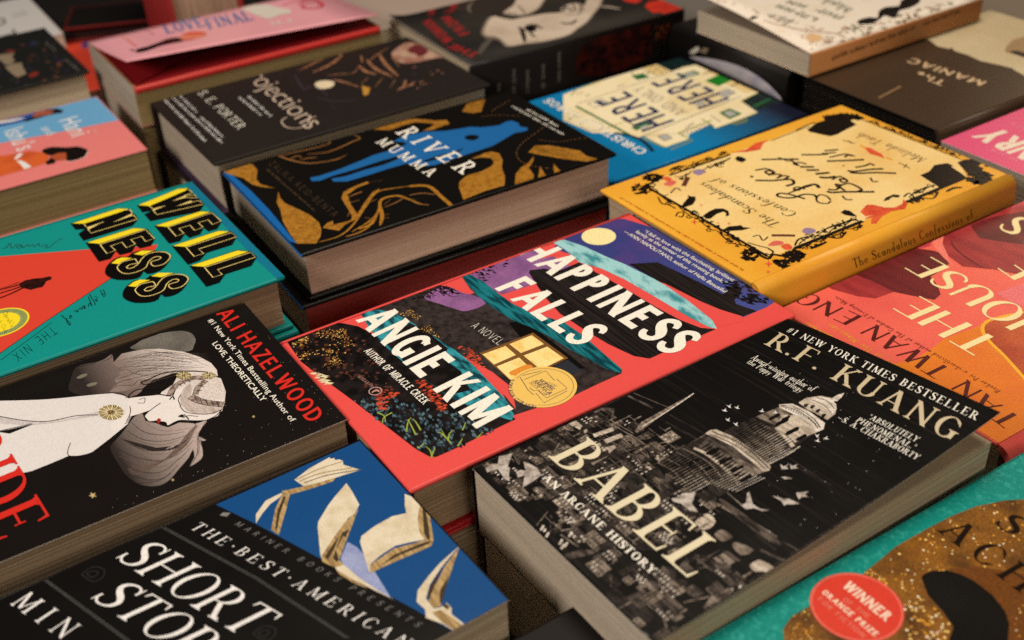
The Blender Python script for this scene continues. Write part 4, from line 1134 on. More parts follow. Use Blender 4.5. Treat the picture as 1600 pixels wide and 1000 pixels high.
# ------------------------------------------------------------------ black and blue paperback with flying open books
b = Book('BA', 'paperback_book', 'black and blue paperback with open books flying across the blue band',
         (-124.2, 327.1, -350.0, -1.0005, 128.4, 195.9), 30, 'paper', mat('cover_ink_black', (14, 12, 11), rough=.30, grain=.12), pages=PAGES, edge=mat('cover_edge_board', (235, 215, 190)), inset=.8)
T5, T6, T7 = tl(0, 750, 4), tl(400, 750, 4), tl(400, 500, 4)
BLU = mat('print_cobalt', (20, 72, 124), rough=.30, grain=.07)
PG = mat('print_book_page', (222, 208, 178), c2=(204, 186, 150), sc=(120, 120, 120), grain=.08)
PGT = mat('print_book_edge', (190, 158, 104), c2=(140, 112, 70), sc=(60, 700, 60), grain=.08)
PGD = mat('print_book_shadow', (66, 52, 38), grain=.08)
PGB = mat('print_book_bluish', (170, 176, 204), c2=(96, 110, 160), sc=(35, 35, 35), lo=.4, hi=.7)
b.poly('illustration', BLU, 1, PX('560 680 802 938 727 979 711 988 640 948 560 905 480 862 400 819 334 787'))
for q, m, l in (('240 1000 330 930 460 858 466 868 490 864 494 876 520 872 545 882 545 905 655 938 600 955 500 985 420 1010 300 1040', PG, 2),):
    b.poly('illustration', m, l, T7(q))
for q in ('250 1000 400 930 545 885', '270 1010 400 960 600 925', '300 1020 450 970 650 938'):
    b.stroke('illustration', PGD, 3, T7(q), .5); b.stroke('illustration', PGT, 3, T7(q), .3)
for q, m, l in (('0 215 60 130 155 82 168 88 150 108 90 150 40 210 0 272', PG, 2), ('95 312 120 180 165 90 212 90 190 180 142 345', PGT, 2), ('120 300 135 190 175 100 185 110 150 210 130 320', PGD, 3), ('160 70 280 45 400 15 500 -15 480 10 330 60 215 92 168 85', PGT, 3),
                ('565 20 600 70 646 155 614 215 575 240 530 310 480 400 412 495 403 470 385 292 390 260 450 160 490 108', PG, 2), ('614 215 642 178 580 340 520 500 548 532 492 548 415 512 408 480 440 430 500 340 560 260', PGT, 3),
                ('540 330 505 420 480 490 505 515 520 500 530 440 580 310', PGD, 4), ('430 480 470 420 520 350 490 430 450 500', PGD, 4), ('520 500 500 440 545 350 560 360 535 440', PGT, 5),
                ('572 388 630 420 690 480 740 570 845 742 740 684 560 570 530 492', PGB, 2), ('490 540 552 532 640 608 760 690 866 752 760 700 640 640 510 572', PG, 3), ('500 562 600 620 700 680 620 650 520 590', PGT, 4),
                ('930 88 962 100 1030 132 1072 182 1020 205 1022 330 1062 372 960 390 870 412 780 470 712 530 712 586 690 520 650 388 660 350 740 290 850 228 940 208 930 160', PG, 2), ('1030 132 1078 182 1096 280 1110 372 1098 412 990 460 850 520 708 586 716 532 860 430 1058 376 1022 330 1010 240', PGT, 3),
                ('1040 170 1062 200 1080 300 1088 372 1070 372 1050 330', PGD, 4), ('1096 380 1078 400 900 470 780 535 860 470 1040 395', PGD, 4),
                ('1276 412 1240 510 1192 660 1152 792 1110 802 1078 760 1100 680 1132 640 1180 540', PGT, 3), ('1272 412 1150 520 1080 600 1012 690 1004 762 1060 812 1112 806 1062 742 1086 655 1160 545', PG, 4), ('1205 600 1150 690 1148 770 1162 770 1192 660', PGD, 5), ('1165 545 1090 660 1072 720 1082 750 1120 655', PGD, 5),
                ('1058 812 1150 800 1190 768 1222 800 1222 840 1312 912 1240 946 1170 902 1062 862', PG, 4), ('1100 830 1150 812 1220 860 1300 915 1240 942 1170 895', PGT, 5), ('1165 790 1185 772 1210 795 1200 812', PGD, 6)):
    b.poly('illustration', m, l, T6(q))
GRY = mat('print_rule_grey', (84, 82, 80)); MUT = mat('print_mid_grey', (128, 124, 118))
for q in ('62 901.5 197 1001', '66 901 203 1001.5', '250 823 400 905 540 997', '254.5 822.5 403 903.5 545 997'):
    b.stroke('ruled_lines', GRY, 2, PX(q), .3, n=1)
b.text('series_lettering', WHITE, 4, 'THE·BEST·AMERICAN', ROMANL, (296, 825.5), (629, 1013), (18.5, -9.5), .42)
b.text('publisher_lettering', MUT, 4, 'MARINER BOOKS PRESENTS', LIGHT, (366, 820), (652, 980.5), (9.5, -4.5), .85)
b.poly('publisher_lettering', MUT, 4, T5('1374 222 1395 203 1442 207 1418 230'))
b.text('title_lettering', WHITE, 4, 'SHORT', ROMANL, (178, 872), (377, 995), (64, -28.5), .06)
b.text('title_lettering', WHITE, 4, 'STORIES', ROMANL, (139, 935), (400, 1099), (64, -28.5), .06)
b.text('author_lettering', WHITE, 4, 'MIN', ROMANL, (15, 943.5), (97, 999.5), (31, -20), .55)
EMB = mat('print_emboss_grey', (40, 38, 37))
for cx_, cy_ in ((580, 590), (1010 + 640, 960)):
    b.stroke('illustration', EMB, 3, T5(f'{cx_-70} {cy_} {cx_} {cy_-45} {cx_+70} {cy_-30} {cx_+60} {cy_+20} {cx_} {cy_+45} {cx_-70} {cy_}'), .6)
    b.stroke('illustration', EMB, 3, T5(f'{cx_-40} {cy_-5} {cx_} {cy_-20} {cx_+35} {cy_-10} {cx_} {cy_+20} {cx_-40} {cy_-5}'), .6)
b.build()
b.copy_below('second copy of the flying books paperback under the top one', CAMH - .350 - .030, dx=2, dy=-3, rot=1.0)

# ------------------------------------------------------------------ black, gold and blue hardcover on its own pile
BLUE_E = mat('jacket_blue_edge', (22, 96, 160), rough=.35)
RMB = mat('jacket_river_black', (16, 14, 12), rough=.30, grain=.1)
b = Book('RM', 'hardcover_book', 'black hardcover with a running blue figure and gold vines, top of its pile',
         (-59.6, 735.5, -349.4, -1.0505, 146.0, 236.9), 34.6, 'hard', RMB, pages=pages_mat('page_edges_rose', (250, 220, 190), (206, 166, 136)), edge=BLUE_E, back=RMB)
b.mats['head'] = PAGES_GREY  # head colour carries the cooler light from the left
R1, R2, R3 = tl(340, 180, 5), tl(640, 130, 5), tl(400, 50, 5)
GOLD = mat('foil_gold', (170, 116, 40), rough=.30, c2=(140, 92, 28), sc=(300, 300, 300), grain=.2, gs=1100)
BROWNG = mat('foil_bronze', (146, 98, 52), rough=.30, grain=.15)
FIG = mat('print_azure', (32, 98, 156), rough=.30, grain=.12)
b.poly('illustration', BLUE_E, 1, R1('8 440 30 430 70 440 130 480 260 590 400 735 500 855 590 972 622 1004 560 985 300 720'))
for q in ('30 428 100 390 200 374 272 385 312 430 302 500 335 540 445 570 340 562 270 540 200 492 120 470 60 450', '474 598 492 650 530 690 620 730 722 780 792 840 812 900 802 950 770 1004 620 1004 560 920 510 830 490 740 462 680',
          '820 880 860 840 900 826 905 858 1040 822 1052 790 968 650 984 600 1060 560 1170 518 1182 532 1092 566 1014 622 1042 700 1092 772 1150 680 1212 600 1272 572 1212 632 1182 690 1100 802 1002 852 950 902 880 892'):
    b.poly('illustration', GOLD, 2, R1(q))
for q, w in (('790 992 950 945 1060 855 1170 690 1250 600 1400 568 1600 545', 1.6), ('1050 912 1200 820 1262 740 1282 660 1400 630 1500 660 1600 700', 2.2), ('1268 700 1285 790 1270 862', 2.6), ('1100 890 1200 850 1250 760', 2.4), ('1000 950 1100 920 1190 870', 1.6),
             ('1020 640 1110 605 1130 600', 1.3), ('1010 690 1110 662', 1.5), ('1030 760 1015 790', 1.5), ('1160 690 1240 660', 1.6), ('1150 800 1200 810', 1.4), ('1280 780 1340 775', 1.2), ('1280 810 1340 800', 1.2), ('1300 720 1400 680 1460 640', .9), ('1300 700 1350 660', .9), ('1480 650 1550 660', .8), ('1180 525 1290 508', .6), ('1210 625 1270 580', 1.0),
             ('340 345 420 322 480 320 560 348 700 376 850 362 960 340', 1.5), ('480 322 560 300 700 270 860 228 880 200', 1.2), ('700 305 850 290 950 255 1060 205 1112 180 1055 152', 1.4), ('560 345 620 320 660 330', 1.1), ('640 350 720 335 780 330', 1.1), ('860 360 940 340 1010 310', .9)):
    b.stroke('illustration', BROWNG if w < 1.6 else GOLD, 3, R1(q), w, taper=True)
b.poly('illustration', GOLD, 2, R3('900 762 1000 730 1150 685 1250 678 1400 694 1490 688 1512 720 1432 742 1390 760 1300 776 1370 740 1398 718 1250 704 1150 730 1050 766'))
for q in ('478 592 560 560 582 548 640 535 700 550 726 600 720 660 746 730 740 800 590 842 420 912 385 810 390 770 450 720 560 690 640 650 660 612 630 585 560 580', '823 792 828 712 870 660 930 620 972 568 962 620 930 660 972 720 966 748', '1004 737 1020 650 1062 722', '1124 628 1176 686 1130 704',
          '928 540 980 488 1100 488 1330 528 1382 570 1482 596 1380 612 1200 592 1000 556', '412 222 450 160 592 122 560 222 500 235'):
    b.poly('illustration', GOLD, 2, R2(q))
for k in range(8): b.stroke('illustration', RMB, 3, R2(f'{430+k*18} {222-k*2} {462+k*18} {158-k*5}'), .3, n=1)
for k in range(9): b.stroke('illustration', RMB, 3, R2(f'{940+k*14} {500+k*6} {1080+k*16} {500+k*9} {1200+k*16} {520+k*9}'), .25)
b.stroke('illustration', GOLD, 2, R2('0 805 120 800 180 825 240 880 325 955'), 2.8)
b.stroke('illustration', BROWNG, 2, R2('0 875 100 860 200 870'), .9); b.stroke('illustration', BROWNG, 2, R2('0 905 60 940 150 952'), .9)
for path in ('1060 335 970 400 890 460 838 530 850 590 920 640 1010 655 1180 680', '1010 440 1100 455 1200 455 1300 438 1430 420', '560 262 650 250 760 252 880 258', '640 220 700 180 790 130'):
    p = smooth(R2(path), 7)
    for i in range(0, len(p) - 1, 2): b.stroke('illustration', BROWNG, 2, [p[i], p[i + 1]], .45, n=1)
for q in ('-420 460 0 405 120 380 280 374 432 350 470 342 560 346 640 338 700 330 760 300 800 294 850 312 862 340 925 350 918 368 880 380 820 390 750 432 650 490 500 540 350 590 200 640 130 648 60 620 0 606 -300 640 -420 600',):
    b.poly('illustration', FIG, 4, R2('0 405 120 380 280 374 432 350 470 342 560 346 640 338 700 330 760 300 800 294 850 312 862 340 925 350 918 368 880 380 820 390 750 432 650 490 500 540 350 590 200 640 130 648 60 630 -10 640 -10 410'))
b.poly('illustration', FIG, 4, R1('1372 208 1430 175 1500 150 1620 140 1620 345 1500 380 1420 340 1400 300 1382 270 1480 225 1440 208'))
b.poly('illustration', FIG, 4, R1('720 490 800 474 950 424 1100 364 1220 312 1400 262 1520 232 1600 210 1600 300 1400 322 1250 366 1080 422 900 474 800 513 738 517'))
b.poly('illustration', FIG, 4, R1('888 498 1000 478 1150 428 1300 388 1430 335 1600 280 1600 362 1500 372 1350 414 1200 462 1015 518 908 520'))
b.poly('illustration', RMB, 5, R2('428 422 470 404 542 412 530 434 500 448 450 442'), 2)
b.poly('illustration', RMB, 5, R2('100 610 200 575 330 540 430 505 380 540 250 590 120 618'))
b.text('title_lettering', CREAM, 7, 'RIVER', SLAB, (617, 207.5), (721.5, 272.5), (28.5, -10), .42)
b.text('title_lettering', CREAM, 7, 'MUMMA', SLAB, (586, 222.5), (670.5, 277), (16.5, -7.5), .38)
b.text('author_lettering', mat('print_dull_bronze', (84, 66, 46)), 7, 'ZALIKA REID-BENTA', THIN, (419, 257), (521, 340), (9, -5.5), .35)
b.scrib('byline_lettering', mat('print_dull_bronze', (84, 66, 46)), 7, R1('378 425')[0], R1('760 760')[0], (4, -2), 1)
b.scrib('blurb_lettering', CREAM, 7, R2('910 210')[0], R2('1165 348')[0], (4.5, -2), 2)
b.scrib('blurb_lettering', CREAM, 7, R2('795 185')[0], R2('1195 405')[0], (4.5, -2), 3)
b.build()
r2 = b.copy_below('second black and gold hardcover, page edges coloured by red bounce, just under the running figure', .0346, dx=4, dy=-5, rot=-.7)
RED_BOUNCE = pages_mat('page_edges_red_bounce', (226, 112, 100), (196, 84, 76))  # red light bounced off the coral cover, painted into the page edges
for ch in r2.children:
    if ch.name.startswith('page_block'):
        ch.data = ch.data.copy(); ch.data.materials[0] = RED_BOUNCE
b.copy_below('bottom copy of the black and gold hardcover pile', .0346 * 1.0 + (CAMH - .3494 - .0346 * 2) , dx=0, dy=0, rot=0).scale = (1, 1, (CAMH - .3494 - .0346 * 2) / .0346)

# ------------------------------------------------------------------ dark hardcover with bones and pearl
b = Book('SP', 'hardcover_book', 'dark brown hardcover with thin script title, bone strokes, a pearl and red lips',
         (-145.0, 887.3, -356.0, -1.0275, 145.9, 236.3), 42, 'hard', mat('jacket_dark_umber', (35, 29, 26), rough=.5, grain=.12), pages=PAGES, back=mat('jacket_purple', (60, 40, 66)))
b.mats['head'] = PAGES_GREY  # same paper; the grey paints the light on the head
S0, S1 = tl(0, 0, 4), tl(240, 0, 5)
BONE = mat('print_bone', (170, 118, 84), c2=(110, 70, 48), sc=(200, 200, 200)); PEARL = mat('print_pearl', (226, 206, 168)); FLESH = mat('print_flesh', (186, 150, 124), c2=(150, 96, 80), sc=(60, 60, 60))
MAUVE = mat('print_mauve_dark', (62, 50, 58))
for q, w in (('330 302 400 270 480 230 590 185', 2.6), ('445 315 540 275 610 235 662 185 640 170', 3.2), ('590 370 700 395 810 432', 2.4), ('822 188 832 240', 4.5), ('806 265 860 310 945 332', 3.0), ('865 215 940 290 1070 352', 3.2), ('965 175 1010 250 1110 345', 3.2), ('1060 190 1120 272', 3.5), ('880 352 820 412', 2.0), ('992 358 930 430', 2.0), ('1090 370 1050 432', 2.0), ('1172 370 1150 430 1100 455', 2.2), ('550 340 650 330 760 320 800 270', 1.4), ('1250 385 1180 425 1110 440', 1.8), ('1040 120 940 180 880 230', 1.2)):
    b.stroke('illustration', BONE, 2, R3(q), w, taper=True)
b.poly('illustration', PEARL, 3, R3('458 412 480 390 535 380 590 384 612 398 600 425 550 442 490 440'), 3)
b.poly('illustration', mat('print_amber_leaf', (190, 136, 56)), 3, R3('826 420 892 438 876 490 842 498'))
b.poly('illustration', FLESH, 2, R3('1058 172 1110 120 1180 82 1260 90 1340 112 1482 190 1400 205 1280 232 1190 245 1120 235'), 3)
b.poly('illustration', mat('print_lip_wine', (104, 40, 42)), 3, R3('1180 150 1220 110 1265 98 1330 130 1342 160 1280 195 1240 170'), 3)
for q in ('300 330 340 400 380 450 420 420', '380 450 440 430 520 460 560 500', '470 510 600 540 700 540 800 530', '580 570 620 610', '900 480 960 500', '1000 430 1100 430', '260 380 330 360'):
    b.stroke('illustration', MAUVE, 2, R3(q), 2.0, taper=True)
b.scatter('illustration', [BONE, MAUVE], 2, R3('1150 250 1500 280 1500 420 1100 470'), 26, 2.0, 6, asp=2)
b.text('title_lettering', mat('print_champagne', (206, 182, 158)), 5, 'Projections', 'sans', R3('-130 312')[0], R3('395 765')[0], (32, -13), -.06, -.012)
b.stroke('title_lettering', mat('print_champagne', (206, 182, 158)), 5, R3('470 660 420 680 400 720 330 752 240 745 200 700 240 665'), 1.0)
b.text('author_lettering', CREAM, 5, 'S. E. PORTER', LIGHT, (308, 146), (372, 203.5), (14, -5.5), .14)
for k, (p, q) in enumerate((('1022 625', '1282 892'), ('1062 602', '1380 896'), ('1110 592', '1225 706'), ('1250 736', '1392 866'))):
    b.scrib('blurb_lettering', WHITE, 5, S0(p)[0], S0(q)[0], (5, -2), 10 + k)
b.scrib('byline_lettering', WHITE, 5, S1('662 765')[0], S1('835 908')[0], (5, -2), 20); b.scrib('byline_lettering', WHITE, 5, S1('732 757')[0], S1('912 915')[0], (5, -2), 21)
b.build()
b.copy_below('second copy of the dark umber hardcover with purple boards', CAMH - .356 - .042, dx=-2, dy=-3, rot=.8)

# ------------------------------------------------------------------ amber hardcover with a black scrollwork frame, upside down
AMB = mat('jacket_amber', (238, 174, 58), rough=.30, c2=(230, 158, 46), sc=(16, 16, 16), grain=.06)
b = Book('LB', 'hardcover_book', 'amber yellow hardcover with black scroll frame and script title, lying upside down',
         (192.5, 661.2, -344.3, -1.028, 153.6, 218.1), 34, 'hard', AMB, pages=PAGES, spine='R', round_=.007, dx0=3.0)
L1, L2, L3, L4 = tl(960, 150, 5), tl(1240, 150, 5), tl(1120, 240, 5), tl(1280, 300, 5)
PANEL = mat('print_parchment', (242, 208, 136), c2=(234, 188, 106), sc=(22, 22, 22), lo=.45, hi=.75, grain=.08)
BLKB = mat('print_scroll_black', (26, 18, 13))
b.poly('illustration', PANEL, 1, PX('1012 290 1046 272 1140 241 1210 217 1265 195 1344 186 1502 250 1508 280 1416 316 1348 346 1242 388 1203 402'))
for q, w in (('1008 290.5 1200 401', 2.0), ('1242 388 1348 345.5', 2.8), ('1416 316 1508 278', 2.8), ('1342 185.5 1502 250', .6), ('1046 274 1141 241.5', 2.0), ('1205 220 1265 197', .8)):
    b.stroke('illustration', BLKB, 3, PX(q), w, n=1)
def foliage(rd, cx_, cy_, rx, ry, n, seed, size=3.2):
    q = ' '.join(f'{cx_+rx*math.cos(k*.5236)} {cy_+ry*math.sin(k*.5236)}' for k in range(12))
    b.scatter('illustration', [BLKB], 4, rd(q), n, size, seed, asp=1.7)
foliage(L1, 300, 640, 85, 30, 60, 1, 2.4); foliage(L1, 220, 725, 85, 45, 50, 2, 2.4); foliage(L3, 260, 790, 70, 45, 44, 3, 2.4); foliage(L3, 600, 800, 75, 45, 64, 4, 2.4); foliage(L3, 510, 855, 60, 35, 36, 5, 2.4)
foliage(L2, 1450, 640, 90, 50, 60, 6, 4); foliage(L2, 1420, 530, 110, 45, 40, 7, 3.5); foliage(L2, 380, 165, 150, 30, 46, 8, 3.5)
b.stroke('illustration', BLKB, 4, L3('330 790 400 822 440 790 520 800 580 780 610 740'), 2.0); b.stroke('illustration', BLKB, 4, L1('380 620 330 660 270 690 210 720'), 2.0)
for q in ('105 265 180 210 245 190 225 160 350 140 430 145 512 160 562 170 440 190 492 225 412 262 340 302 282 316 130 282', '988 620 1060 590 1100 540 1200 525 1240 542 1352 642 1140 716', '1278 520 1332 500 1420 540 1472 560 1482 600 1440 622 1380 630'):
    b.poly('illustration', BLKB, 4, L2(q))
b.stroke('illustration', PANEL, 6, L2('1238 552 1350 625'), 1.5, n=1)
for rd, q in ((L1, '518 872 545 830 578 795 572 775 600 785 632 786 636 812 612 850 560 868'), (L1, '690 938 740 902 790 880 850 880 892 900 898 932 870 942 872 915 850 905 800 922 750 960 718 962'), (L3, '40 602 90 570 150 565 188 560 205 575 268 582 200 600 80 607'), (L1, '942 490 960 470 1000 478 1035 498 1000 520 960 510'), (L3, '965 460 1000 440 1040 448 1098 492 1050 490 1000 480'), (L2, '700 822 720 795 780 770 832 775 820 795 770 790 740 815')):
    b.poly('illustration', BLKB, 4, rd(q))
for rd, q, w in ((L1, '340 790 370 840 420 850 460 870 480 880', 1.0), (L1, '480 940 500 910 540 912 530 945 500 940', 1.0), (L1, '430 590 470 560 570 545', 2.0), (L1, '740 570 800 530 880 500 910 480', 1.6), (L1, '620 570 650 520 700 495', 1.0), (L1, '270 690 320 690 300 720 330 735 360 780 420 770', .8), (L1, '440 760 480 720 520 740', 1.0), (L1, '560 630 540 700', 4.0),
                 (L3, '30 610 50 650 120 700 200 715', 1.0), (L3, '380 780 420 790 440 765 400 745', 1.0), (L3, '240 695 320 720 400 740 440 770', .9), (L3, '280 650 330 640 360 680 400 650', .9), (L3, '610 720 640 670 720 650 850 640', 1.2), (L3, '850 650 960 660 1010 610', 1.2), (L3, '730 745 790 720 860 690', 2.4), (L3, '830 600 900 570 1000 540 1060 510', 1.8), (L3, '960 620 980 660', .7), (L3, '900 550 930 580', 1.2), (L3, '980 520 1000 560', 1.2), (L3, '1050 560 1110 590', 1.6),
                 (L2, '860 790 900 760 940 790 910 800', 1.2), (L2, '930 760 1000 730 1040 720', 1.8), (L2, '960 830 1000 800 1090 800 1130 750', 1.1), (L2, '1190 750 1250 720 1320 715', 2.2), (L2, '660 240 760 270 880 300', .7), (L2, '900 320 1000 350 1120 400 1230 440', .7), (L2, '20 270 100 230 170 205', 1.0), (L2, '380 345 440 360 480 375', .8), (L2, '430 350 450 372', .8), (L2, '820 522 870 545 908 566', .8), (L2, '860 560 885 535', .8), (L2, '1300 470 1280 440 1240 450', .8)):
    b.stroke('illustration', BLKB, 4, rd(q), w, taper=w > 1.5)
DRG = mat('print_vermilion', (228, 96, 56), c2=(206, 70, 44), sc=(90, 90, 90))
for q in ('520 905 570 852 622 850 700 872 800 872 850 842 856 805 888 842 872 882 760 902 692 940 640 1002 602 972 640 922 562 942', '560 880 600 862 660 866 640 880'): b.poly('illustration', DRG, 4, L2(q))
for q in ('560 960 640 930 720 900', '610 1000 640 960 700 930', '540 900 600 865 700 870'): b.stroke('illustration', DRG, 4, L2(q), 2.2, taper=True)
b.poly('illustration', DRG, 4, L1('900 442 1030 420 1100 370 1210 343 1162 372 1140 420 1110 425 1035 438')); b.poly('illustration', DRG, 4, L2('545 400 600 405 640 430 690 455 710 490 660 470 600 455')) 
b.stroke('illustration', mat('print_saffron', (232, 160, 50)), 4, L2('520 385 560 410'), 2.0); b.stroke('illustration', mat('print_saffron', (232, 160, 50)), 4, L2('720 480 770 500'), 2.0)
VIO = mat('print_violet', (150, 126, 150)); PKS = mat('print_pink_spot', (218, 104, 86))
for rd, q, m in ((L1, '610 600 640 575 700 578 705 600 660 620', VIO), (L3, '665 605 700 580 770 595 760 620 700 630', VIO), (L1, '375 645 410 630 450 650 420 668', DRG), (L1, '385 690 440 660 485 672 440 705', PKS), (L3, '400 720 450 682 520 690 500 715', PKS), (L3, '500 720 560 705 590 740 540 755', DRG)):
    b.poly('illustration', m, 4, rd(q), 3)
b.stroke('illustration', mat('print_umber', (96, 52, 40)), 4, L3('428 640 520 640 612 642'), 2.6); b.stroke('illustration', mat('print_umber', (96, 52, 40)), 4, L1('575 635 540 705'), 3.2)
for rd, x, y, r_ in ((L1, 680, 855, 14), (L1, 625, 985, 26), (L3, 405, 862, 32), (L3, 400, 925, 18), (L3, 95, 548, 14), (L1, 165, 690, 16), (L1, 810, 995, 12)):
    b.poly('illustration', DRG, 4, rd(' '.join(f'{x+(r_ if k%2==0 else r_*.3)*math.cos(k*.785)} {y+(r_ if k%2==0 else r_*.3)*math.sin(k*.785)}' for k in range(8))))
def curl(rd, x, y, sx, sy, turns=1.3, w=.8, ph=0.0):
    pts = []
    for k in range(14):
        t = k / 13
        a = ph + turns * 2 * math.pi * t
        pts.append(f'{x+sx*(1-t*.85)*math.cos(a)} {y+sy*(1-t*.85)*math.sin(a)}')
    b.stroke('illustration', BLKB, 4, rd(' '.join(pts)), (w, w * .5), n=2)
rnd = random.Random(11)
def vine(rd, x0, y0, x1, y1, n, sgn, amp):
    for k in range(n):
        t = (k + .5) / n
        x, y = x0 + (x1 - x0) * t, y0 + (y1 - y0) * t
        dx, dy = (x1 - x0) / n, (y1 - y0) / n
        ox, oy = 0, sgn * amp
        b.stroke('illustration', BLKB, 4, rd(f'{x-dx*.5} {y-dy*.5+sgn*4} {x-dx*.2} {y-dy*.2+oy*.8} {x+dx*.25} {y+dy*.25+oy} {x+dx*.45} {y+dy*.45+sgn*5}'), .8)
        curl(rd, x + dx * .1, y + dy * .1 + oy * 1.5, 26, 14, 1.2, .8, rnd.uniform(0, 6))
        for m in range(3):
            u = rnd.uniform(-.4, .4)
            lx, ly = x + dx * u, y + dy * u + oy * rnd.uniform(.5, 1.6)
            a = rnd.uniform(-.6, .6)
            b.stroke('illustration', BLKB, 4, rd(f'{lx} {ly} {lx+14} {ly-6+a*8} {lx+30} {ly-2+a*22}'), 1.7, taper=True)
vine(L1, 330, 740, 960, 1150, 4, 1, 26); vine(L1, 560, 900, 1000, 1180, 3, -1, 20)
vine(L1, 440, 610, 900, 460, 4, -1, 20); vine(L1, 470, 625, 880, 490, 3, 1, 24)
vine(L3, 620, 735, 1130, 535, 4, 1, 24); vine(L3, 640, 715, 1110, 530, 4, -1, 28)
vine(L2, 880, 825, 1160, 705, 2, 1, 22); vine(L2, 900, 800, 1100, 720, 2, -1, 26)
vine(L2, 560, 200, 1290, 490, 6, -1, 14); vine(L3, 60, 640, 330, 800, 2, -1, 18)
SCR = mat('print_sepia_black', (34, 24, 16))
b.text('title_lettering', SCR, 6, 'The Scandalous', BOOKI, L3('510 552')[0], L1('700 672')[0], (-17, 5.5), .06)
b.text('title_lettering', SCR, 6, 'Confessions of', BOOKI, L3('640 470')[0], L1('815 640')[0], (-17, 5.5), .08)
# pen-drawn names
for rd, q, w in ((L3, '890 372 860 392 790 380 780 345 810 322 860 335 890 365', .8), (L3, '780 350 760 325 680 320 600 345 520 345 472 330 490 312 560 318 640 340 690 355', 1.1), (L3, '800 270 770 242 700 255 640 280 600 292', 1.5), (L3, '740 250 660 275 590 300 560 310', .8), (L3, '690 280 640 262 600 275 650 290', .8),
                 (L3, '540 255 600 235 585 205 520 205 430 212 300 210', 1.3), (L3, '530 200 560 180 510 175 470 195', 1.0), (L3, '470 195 500 165 440 165 400 170', .9), (L3, '440 150 420 135 380 140 400 160 450 150 390 120 300 132', 1.1), (L3, '260 178 285 184', 1.4),
                 (L3, '1232 300 1120 300 1000 300 900 305 860 295', 1.4), (L3, '1000 290 960 255 1040 235 1130 280 1100 295', 1.1), (L3, '980 250 930 240 950 270 920 285 870 280', 1.1), (L3, '1060 360 1010 360 980 330', .8), (L3, '1010 205 960 200 980 225 1020 215 960 180 900 205', 1.0), (L3, '930 180 860 190 800 185', 1.6), (L3, '880 150 830 155 770 160', 1.6), (L3, '800 130 750 130 700 130', 1.5), (L3, '760 105 700 105 650 105', 1.5), (L3, '700 85 650 70 600 80 640 95 590 60', 1.0), (L3, '640 45 500 45 350 48', 1.3), (L3, '600 45 560 60 480 30', .8),
                 (L2, '800 605 640 600 520 605 440 600', 1.3), (L2, '700 570 600 575 480 590 420 585', 1.3), (L2, '600 640 620 670 660 668', .8), (L2, '630 545 600 530 560 545 480 560', 1.1), (L2, '550 498 420 505 260 510', 1.4), (L2, '480 470 420 465 400 480', 1.1), (L2, '385 545 392 548', 1.4), (L2, '460 465 400 455 330 470 280 480', 1.0), (L2, '270 455 180 460 60 460', 1.3), (L2, '350 420 290 425 240 430', 1.2), (L2, '330 440 270 448 220 450', 1.0)):
    b.stroke('name_lettering', SCR, 6, rd(q), w * 1.6)
b.text('author_lettering', mat('print_sepia_brown', (124, 92, 56)), 6, 'Melinda Taub', BOOKI, L2('1048 492')[0], L2('528 288')[0], (-14, 6), .08)
ORS = mat('print_orange_script', (206, 112, 30))
b.scrib('blurb_lettering', ORS, 6, (1163, 422), (970, 308), (-4.5, 1.5), 31)
b.text('spine_lettering', SCR, 2, 'The Scandalous Confessions of', BOOKI, L4('262 588')[0], L4('1190 198')[0], (-1.5, -13), .16, face='spine')
b.build()
b.copy_below('second copy of the amber hardcover under the top one', CAMH - .3443 - .034, dx=-3, dy=2, rot=.5)

# ------------------------------------------------------------------ coral and orange hardcover, upside down
HDC = mat('jacket_salmon', (238, 104, 84), rough=.30, c2=(226, 88, 78), sc=(14, 14, 14), grain=.07)
b = Book('HD', 'hardcover_book', 'salmon and orange hardcover with large cream capitals, partly under the lifted corner',
         (284.0, 532.5, -360.1, -1.0312, 157.2, 220.0), 34, 'hard', HDC, pages=PAGES, spine='R', round_=.008, dx0=2.0)
D1, D2, D0 = tl(1280, 300, 5), tl(1280, 480, 5), tl(1200, 250, 4)
ORG = mat('print_orange', (230, 130, 36), c2=(222, 112, 40), sc=(20, 20, 20), grain=.07)
MAR = mat('print_maroon', (112, 36, 38), c2=(92, 28, 32), sc=(30, 120, 30), grain=.06); BRK = mat('print_brick', (168, 54, 54), c2=(140, 42, 46), sc=(30, 90, 30), grain=.06)
ROSE = mat('print_rose', (206, 72, 84), c2=(180, 54, 64), sc=(20, 90, 20), grain=.06)
b.poly('illustration', ORG, 1, PX('1290 640 1340 596 1376 574 1432 560 1460 542 1474 530 1534 508 1552 500 1600 490 1720 470 1720 760 1540 760'))
b.poly('illustration', mat('print_burnt_orange', (196, 90, 46), c2=(170, 66, 40), sc=(25, 25, 25)), 2, D2('1272 150 1300 120 1400 80 1620 30 1800 0 1800 700 1600 552 1480 400 1330 262 1276 182'))
b.stroke('illustration', mat('print_marigold', (242, 172, 44)), 3, D2('1640 590 1600 552 1450 385 1325 262 1276 182 1300 120 1400 82 1600 40'), 2.0)
b.poly('illustration', MAR, 2, D1('150 602 320 492 560 440 760 440 900 460 1000 502 1012 562 940 620 870 660 930 740 948 800 902 842 830 832 580 780 400 690'))
b.poly('illustration', BRK, 2, D1('0 690 150 605 400 690 582 780 440 832 300 815 100 760'))
b.poly('illustration', ROSE, 2, D1('980 235 1250 120 1620 10 1620 130 1300 190 1000 300'))
b.poly('illustration', mat('print_salmon_light', (240, 126, 106)), 3, D1('870 310 980 312 962 400 1012 520 1056 592 960 502 890 422 880 350'))
